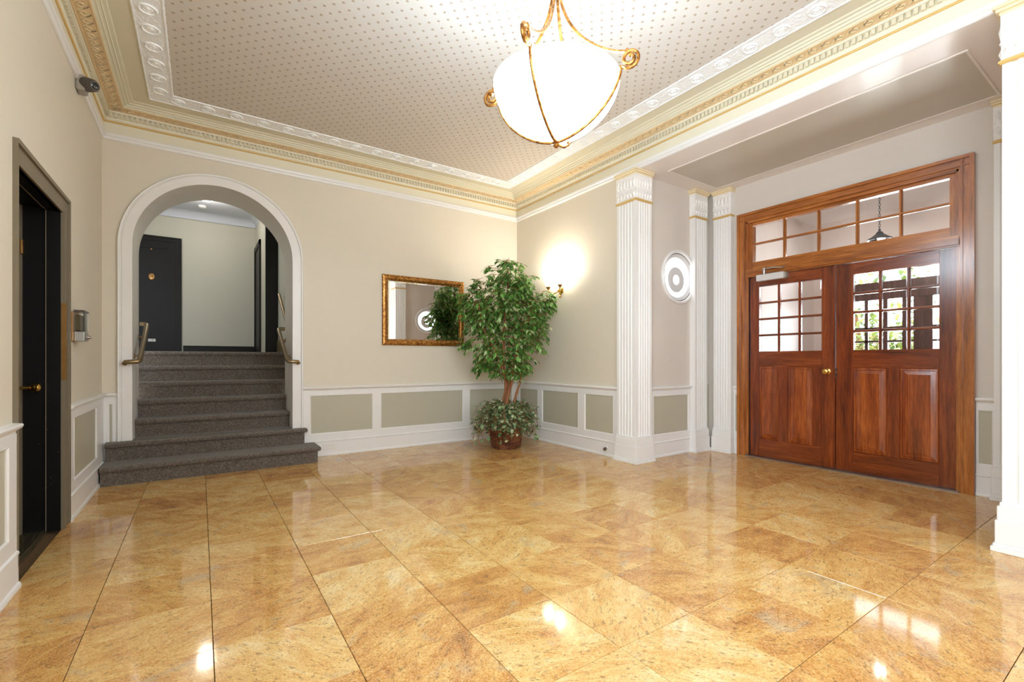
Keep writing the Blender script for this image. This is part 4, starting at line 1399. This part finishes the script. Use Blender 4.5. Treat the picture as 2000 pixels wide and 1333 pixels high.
# ------------------------------------------------------------------ ficus, ivy and basket
BX, BY = 3.40, 5.19
bs = empty('wicker_basket', (BX, BY, 0), 'dark wicker basket on the floor under the ivy', 'basket')
mb = MB()
NS, rows, bh = 26, 13, 0.27
rad = lambda z: 0.19 + 0.035 * z / bh
for q in range(rows):
    z = 0.012 + q * (bh - 0.02) / (rows - 1)
    ph = PI * (q % 2)
    pts = []
    for i in range(NS * 4):
        a = 2 * PI * i / (NS * 4)
        r = rad(z) + 0.006 * math.cos(a * NS / 2 + ph)
        pts.append((BX + r * math.cos(a), BY + r * math.sin(a), z))
    mb.tube(pts, 0.0085, 5, closed=True)
stuff(mb.build('weave', M['wicker'], bs, True))
mb = MB()
for i in range(NS):
    a = 2 * PI * (i + 0.5) / NS
    mb.tube([(BX + rad(0) * math.cos(a), BY + rad(0) * math.sin(a), 0.002), (BX + rad(bh) * math.cos(a), BY + rad(bh) * math.sin(a), bh)], 0.006, 5)
stuff(mb.build('stakes', M['wicker'], bs, True))
mb = MB()
for s_ in range(2):
    mb.tube([(BX + (rad(bh) + 0.006 * math.cos(12 * a + s_ * PI)) * math.cos(a), BY + (rad(bh) + 0.006 * math.cos(12 * a + s_ * PI)) * math.sin(a), bh + 0.006 * math.sin(12 * a + s_ * PI)) for a in [2 * PI * i / 96 for i in range(96)]], 0.009, 6, closed=True)
mb.build('rim', M['wicker'], bs, True)
MB().lathe([(0.0005, 0.003), (0.185, 0.003), (0.188, 0.01), (0.215, 0.235), (0.0005, 0.24)], (BX, BY, 0), 'z', 28).build('filling', M['soil'], bs, True)

fi = empty('ficus_tree', (BX, BY, 0.24), 'tall bushy ficus in the room corner beside the mirror', 'tree')
cv_ = math.cos(YAW); sv_ = math.sin(YAW)
RGT = Vector((cv_, -sv_, 0))      # to the right in view
FWD = Vector((sv_, cv_, 0))


def W(du, dz, dd=0.0):
    p = Vector((BX, BY, 0)) + RGT * du + FWD * dd
    return Vector((p.x, p.y, dz))


trunks = [[W(-0.02, 0.24), W(-0.03, 0.5), W(-0.01, 0.66), W(0.035, 0.78), W(0.02, 0.9), W(-0.03, 1.02), W(-0.03, 1.3, 0.03), W(-0.02, 1.7), W(0.02, 2.1), W(0.03, 2.4)],
          [W(0.0, 0.5), W(0.03, 0.72), W(0.07, 0.85), W(0.09, 1.0), W(0.14, 1.25), W(0.24, 1.55, -0.03), W(0.34, 1.8, -0.05)],
          [W(0.08, 0.24), W(0.1, 0.55), W(0.14, 0.72), W(0.19, 0.88), W(0.2, 1.05), W(0.14, 1.3, 0.1), W(0.05, 1.7, 0.15), W(0.0, 2.0, 0.15)],
          [W(-0.03, 0.62), W(0.0, 0.8), W(-0.03, 1.0, -0.05), W(-0.15, 1.3, -0.06), W(-0.3, 1.6, -0.06), W(-0.36, 1.9, -0.06)]]
rads = [(0.034, 0.012), (0.026, 0.009), (0.018, 0.008), (0.024, 0.008)]


def smooth_path(pts, n=4):
    out = []
    for i in range(len(pts) - 1):
        p0, p1, p2, p3 = pts[max(i - 1, 0)], pts[i], pts[i + 1], pts[min(i + 2, len(pts) - 1)]
        for k2 in range(n):
            t = k2 / n
            out.append(0.5 * ((2 * p1) + (p2 - p0) * t + (2 * p0 - 5 * p1 + 4 * p2 - p3) * t * t + (3 * p1 - p0 - 3 * p2 + p3) * t ** 3))
    out.append(pts[-1])
    return out


for tp, (r0, r1) in zip(trunks, rads):
    sp = smooth_path(tp)
    MB().tube(sp, [r0 + (r1 - r0) * i / (len(sp) - 1) + 0.003 * math.sin(i * 1.7) for i in range(len(sp))], 8).build('trunk', M['bark'], fi, True)

# crown: clusters of drooping twigs
rg = random.Random(11)
PXM = 903.5 / 6.205           # pixels per metre at the tree
blobs = [(992, 540, 34, 36, .26, 1.0), (1002, 575, 40, 34, .3, .9), (938, 590, 34, 32, .15, .8), (985, 605, 62, 44, .3, 1.4), (1048, 590, 34, 28, .26, .8), (1042, 620, 34, 34, .26, .8),
         (985, 650, 66, 44, .3, 1.5), (945, 625, 42, 34, .16, .9), (1035, 660, 34, 34, .28, .7), (975, 695, 46, 26, .24, .9), (1010, 705, 36, 32, .26, .8), (1000, 724, 30, 14, .22, .35), (955, 712, 26, 16, .2, .35), (918, 668, 10, 16, .1, .16), (925, 600, 18, 20, .16, .3),
         (940, 556, 14, 14, .14, .22), (991, 512, 10, 9, .08, .16), (1075, 588, 10, 14, .1, .2), (1020, 555, 22, 24, .2, .4)]
leaves = []          # (pos, dir, size)
twigs = MB()
for (u, v, ru, rv, rd, dens) in blobs:
    cnt = int(96 * dens)
    c = W((u - 992) / PXM, CAM_H - (v - 704) / PXM, 0.1 if u < 960 else 0.0)
    for _ in range(cnt):
        q = Vector((rg.gauss(0, 1), rg.gauss(0, 1), rg.gauss(0, 1)))
        q = q.normalized() * (rg.random() ** 0.45)
        base = c + RGT * q.x * ru / PXM + FWD * q.y * rd + Vector((0, 0, q.z * rv / PXM))
        # a short twig carrying a few leaves
        out = (base - W(0, base.z))
        out.z = 0
        outd = (out.normalized() if out.length > 0.02 else Vector((rg.uniform(-1, 1), rg.uniform(-1, 1), 0)).normalized())
        d = (outd * rg.uniform(0.3, 1.0) + Vector((rg.uniform(-.5, .5), rg.uniform(-.5, .5), rg.uniform(-0.5, 0.35)))).normalized()
        L = rg.uniform(0.06, 0.13)
        p1 = base + d * L + Vector((0, 0, -0.02))
        twigs.tube([base - d * 0.04, base + d * L * 0.5 + Vector((0, 0, 0.006)), p1], 0.0022, 4, caps=False)
        m = rg.randint(4, 6)
        for i in range(m):
            t = (i + 0.5) / m
            pp = base.lerp(p1, t)
            sgn = 1 if i % 2 else -1
            sd_ = d.cross(Vector((0, 0, 1))).normalized() * sgn
            dd = (d * 0.5 + sd_ * rg.uniform(0.4, 0.9) + Vector((0, 0, rg.uniform(-1.0, 0.0)))).normalized()
            leaves.append((pp, dd, rg.uniform(0.066, 0.096)))
leaves = [l for l in leaves if l[0].x < XR - 0.06 and l[0].y < YB - 0.1]
stuff(twigs.build('twigs', M['bark'], fi))
# nearest leaves become single parts, the rest one mass
leaves.sort(key=lambda l: l[0].dot(FWD))
step_ = max(1, int(len(leaves) * 0.45) // 290)
single = leaves[:int(len(leaves) * 0.45)][::step_][:290]
sset = set(id(l) for l in single)
mb = MB()
leaf_quad(mb, (0, 0, 0), Vector((1, 0, 0)), Vector((0, 0, 1)), 1.0, 0.46)
pm = mb.build('leaf', M['leaf'])
leaf_mesh = pm.data
bpy.data.objects.remove(pm)
for p, d, L in single:
    o = bpy.data.objects.new('leaf', leaf_mesh)
    COL.objects.link(o)
    o.parent = fi
    o.matrix_parent_inverse = Matrix.Translation(fi.location).inverted()
    o.location = p
    o.rotation_mode = 'QUATERNION'
    o.rotation_quaternion = d.to_track_quat('X', 'Z')
    o.scale = (L, L, L)
mb = MB()
for l in leaves:
    if id(l) in sset: continue
    leaf_quad(mb, l[0], l[1], Vector((rg.uniform(-.4, .4), rg.uniform(-.4, .4), 1)), l[2], l[2] * 0.46)
stuff(mb.build('foliage', M['leaf'], fi))

iv = empty('ivy_plant', (BX, BY, 0.26), 'variegated ivy spilling over the wicker basket', 'plant')
mb = MB()
vn = MB()


def ivy_leaf(mb, p, d, up, L):
    d = d.normalized()
    s = d.cross(up); s = s.normalized() if s.length > 1e-5 else Vector((1, 0, 0))
    nn = s.cross(d)
    pts = [(0, 0), (0.2, 0.42), (0.42, 0.24), (0.55, 0.36), (1.0, 0), (0.55, -0.36), (0.42, -0.24), (0.2, -0.42)]
    P = Vector(p)
    vs = [P + d * (a * L) + s * (b * L) + nn * (0.1 * L * abs(b)) for a, b in pts] + [P + d * 0.4 * L]
    mb.add(vs, [(i, (i + 1) % 8, 8) for i in range(8)])


for k2 in range(430):
    a = rg.uniform(0, 2 * PI)
    reach = rg.uniform(0.06, 0.42) * (1.05 if abs(math.cos(a)) > 0.5 else 0.92)
    top = rg.uniform(0.38, 0.66)
    pts = []
    for i in range(7):
        t = i / 6
        r = 0.05 + reach * t ** 0.8
        z = 0.28 + (top - 0.28) * math.sin(PI * min(1, t * 1.25) * 0.62) * 1.0 - max(0, t - 0.45) ** 1.5 * rg.uniform(0.3, 0.8)
        p = Vector((BX + r * math.cos(a + 0.25 * t), BY + r * math.sin(a + 0.25 * t), max(0.05, z)))
        pts.append(p)
    vn.tube(pts, 0.002, 4, caps=False)
    for i in range(1, 7):
        for _ in range(2):
            p = pts[i].lerp(pts[i - 1], rg.random())
            d = Vector((math.cos(a), math.sin(a), 0)) * rg.uniform(0.2, 1) + Vector((rg.uniform(-.7, .7), rg.uniform(-.7, .7), rg.uniform(-0.9, 0.35)))
            ivy_leaf(mb, p, d, Vector((rg.uniform(-.3, .3), rg.uniform(-.3, .3), 1)), rg.uniform(0.04, 0.068))
stuff(mb.build('ivy_leaves', M['ivy'], iv))
stuff(vn.build('ivy_stems', M['bark'], iv))

# ------------------------------------------------------------------ small wall fittings
cb = empty('call_box', (XL, 4.87, 1.31), 'silver key box with a clear cover beside the black door', 'key box')
MB().box(XL, XL + 0.012, 4.66, 4.88, 1.31, 1.53).build('back_plate', M['brassworn'], cb, bevel=0.002)
MB().box(XL + 0.012, XL + 0.07, 4.7, 4.86, 1.31, 1.385).build('base', M['silver'], cb, bevel=0.004)
MB().box(XL + 0.012, XL + 0.045, 4.715, 4.84, 1.39, 1.51).build('device', M['olive'], cb, bevel=0.003)
MB().box(XL + 0.066, XL + 0.069, 4.7, 4.865, 1.385, 1.53).box(XL + 0.012, XL + 0.066, 4.7, 4.703, 1.385, 1.53).box(XL + 0.012, XL + 0.066, 4.862, 4.865, 1.385, 1.53).box(XL + 0.012, XL + 0.069, 4.7, 4.865, 1.53, 1.533).build('cover', M['clear'], cb)
MB().box(XL + 0.012, XL + 0.072, 4.695, 4.87, 1.531, 1.545).build('top_hood', M['camdark'], cb, bevel=0.002)
MB().lathe([(0.0005, 0.018), (0.012, 0.016), (0.014, 0.0), (0.0005, 0.0)], (XL + 0.07, 4.845, 1.345), 'x', 16).build('lock', M['steel'], cb, True)

cm = empty('security_camera', (XL, 4.87, 3.31), 'small dark bullet security camera high on the left wall', 'camera')
MB().box(XL, XL + 0.06, 4.8, 4.93, 3.255, 3.37).build('bracket', M['camgrey'], cm, bevel=0.012)
cdir = Vector((0.62, -0.6, -0.22)).normalized()
c0 = Vector((XL + 0.05, 4.85, 3.32))
barrel = MB().tube([c0, c0 + cdir * 0.02, c0 + cdir * 0.09, c0 + cdir * 0.1], [0.052, 0.055, 0.043, 0.036], 20)
barrel = barrel.build('barrel', M['camdark'], cm, True)
MB().tube([c0 + cdir * 0.099, c0 + cdir * 0.103], [0.028, 0.02], 16).build('lens', M['lens'], barrel, True)

# double socket set in the skirting beside the bottom step
so = empty('wall_socket', (1.3, YB - 0.02, 0.11), 'white socket in the skirting beside the bottom step', 'socket')
MB().box(1.235, 1.385, YB - 0.026, YB - 0.018, 0.075, 0.15).build('face_plate', M['plastic'], so, bevel=0.002)
mb = MB()
for x in (1.275, 1.34):
    mb.box(x - 0.009, x - 0.006, YB - 0.0268, YB - 0.025, 0.105, 0.125).box(x + 0.006, x + 0.009, YB - 0.0268, YB - 0.025, 0.105, 0.125)
mb.build('slots', M['ring'], so)
sp_ = empty('door_stop', (XR - 0.02, 3.99, 0.1), 'small white fitting with a dark round tip on the skirting by the corner pilaster', 'door stop')
MB().tube([(XR - 0.02, 4.02, 0.105), (XR - 0.045, 4.02, 0.105)], [0.018, 0.016], 14).build('fitting_base', M['plastic'], sp_, True)
MB().tube([(XR - 0.045, 4.01, 0.105), (XR - 0.08, 3.99, 0.1)], 0.012, 12).tube([(XR - 0.078, 3.99, 0.1), (XR - 0.1, 3.98, 0.098)], [0.021, 0.019], 14).build('fitting_tip', M['camdark'], sp_, True)
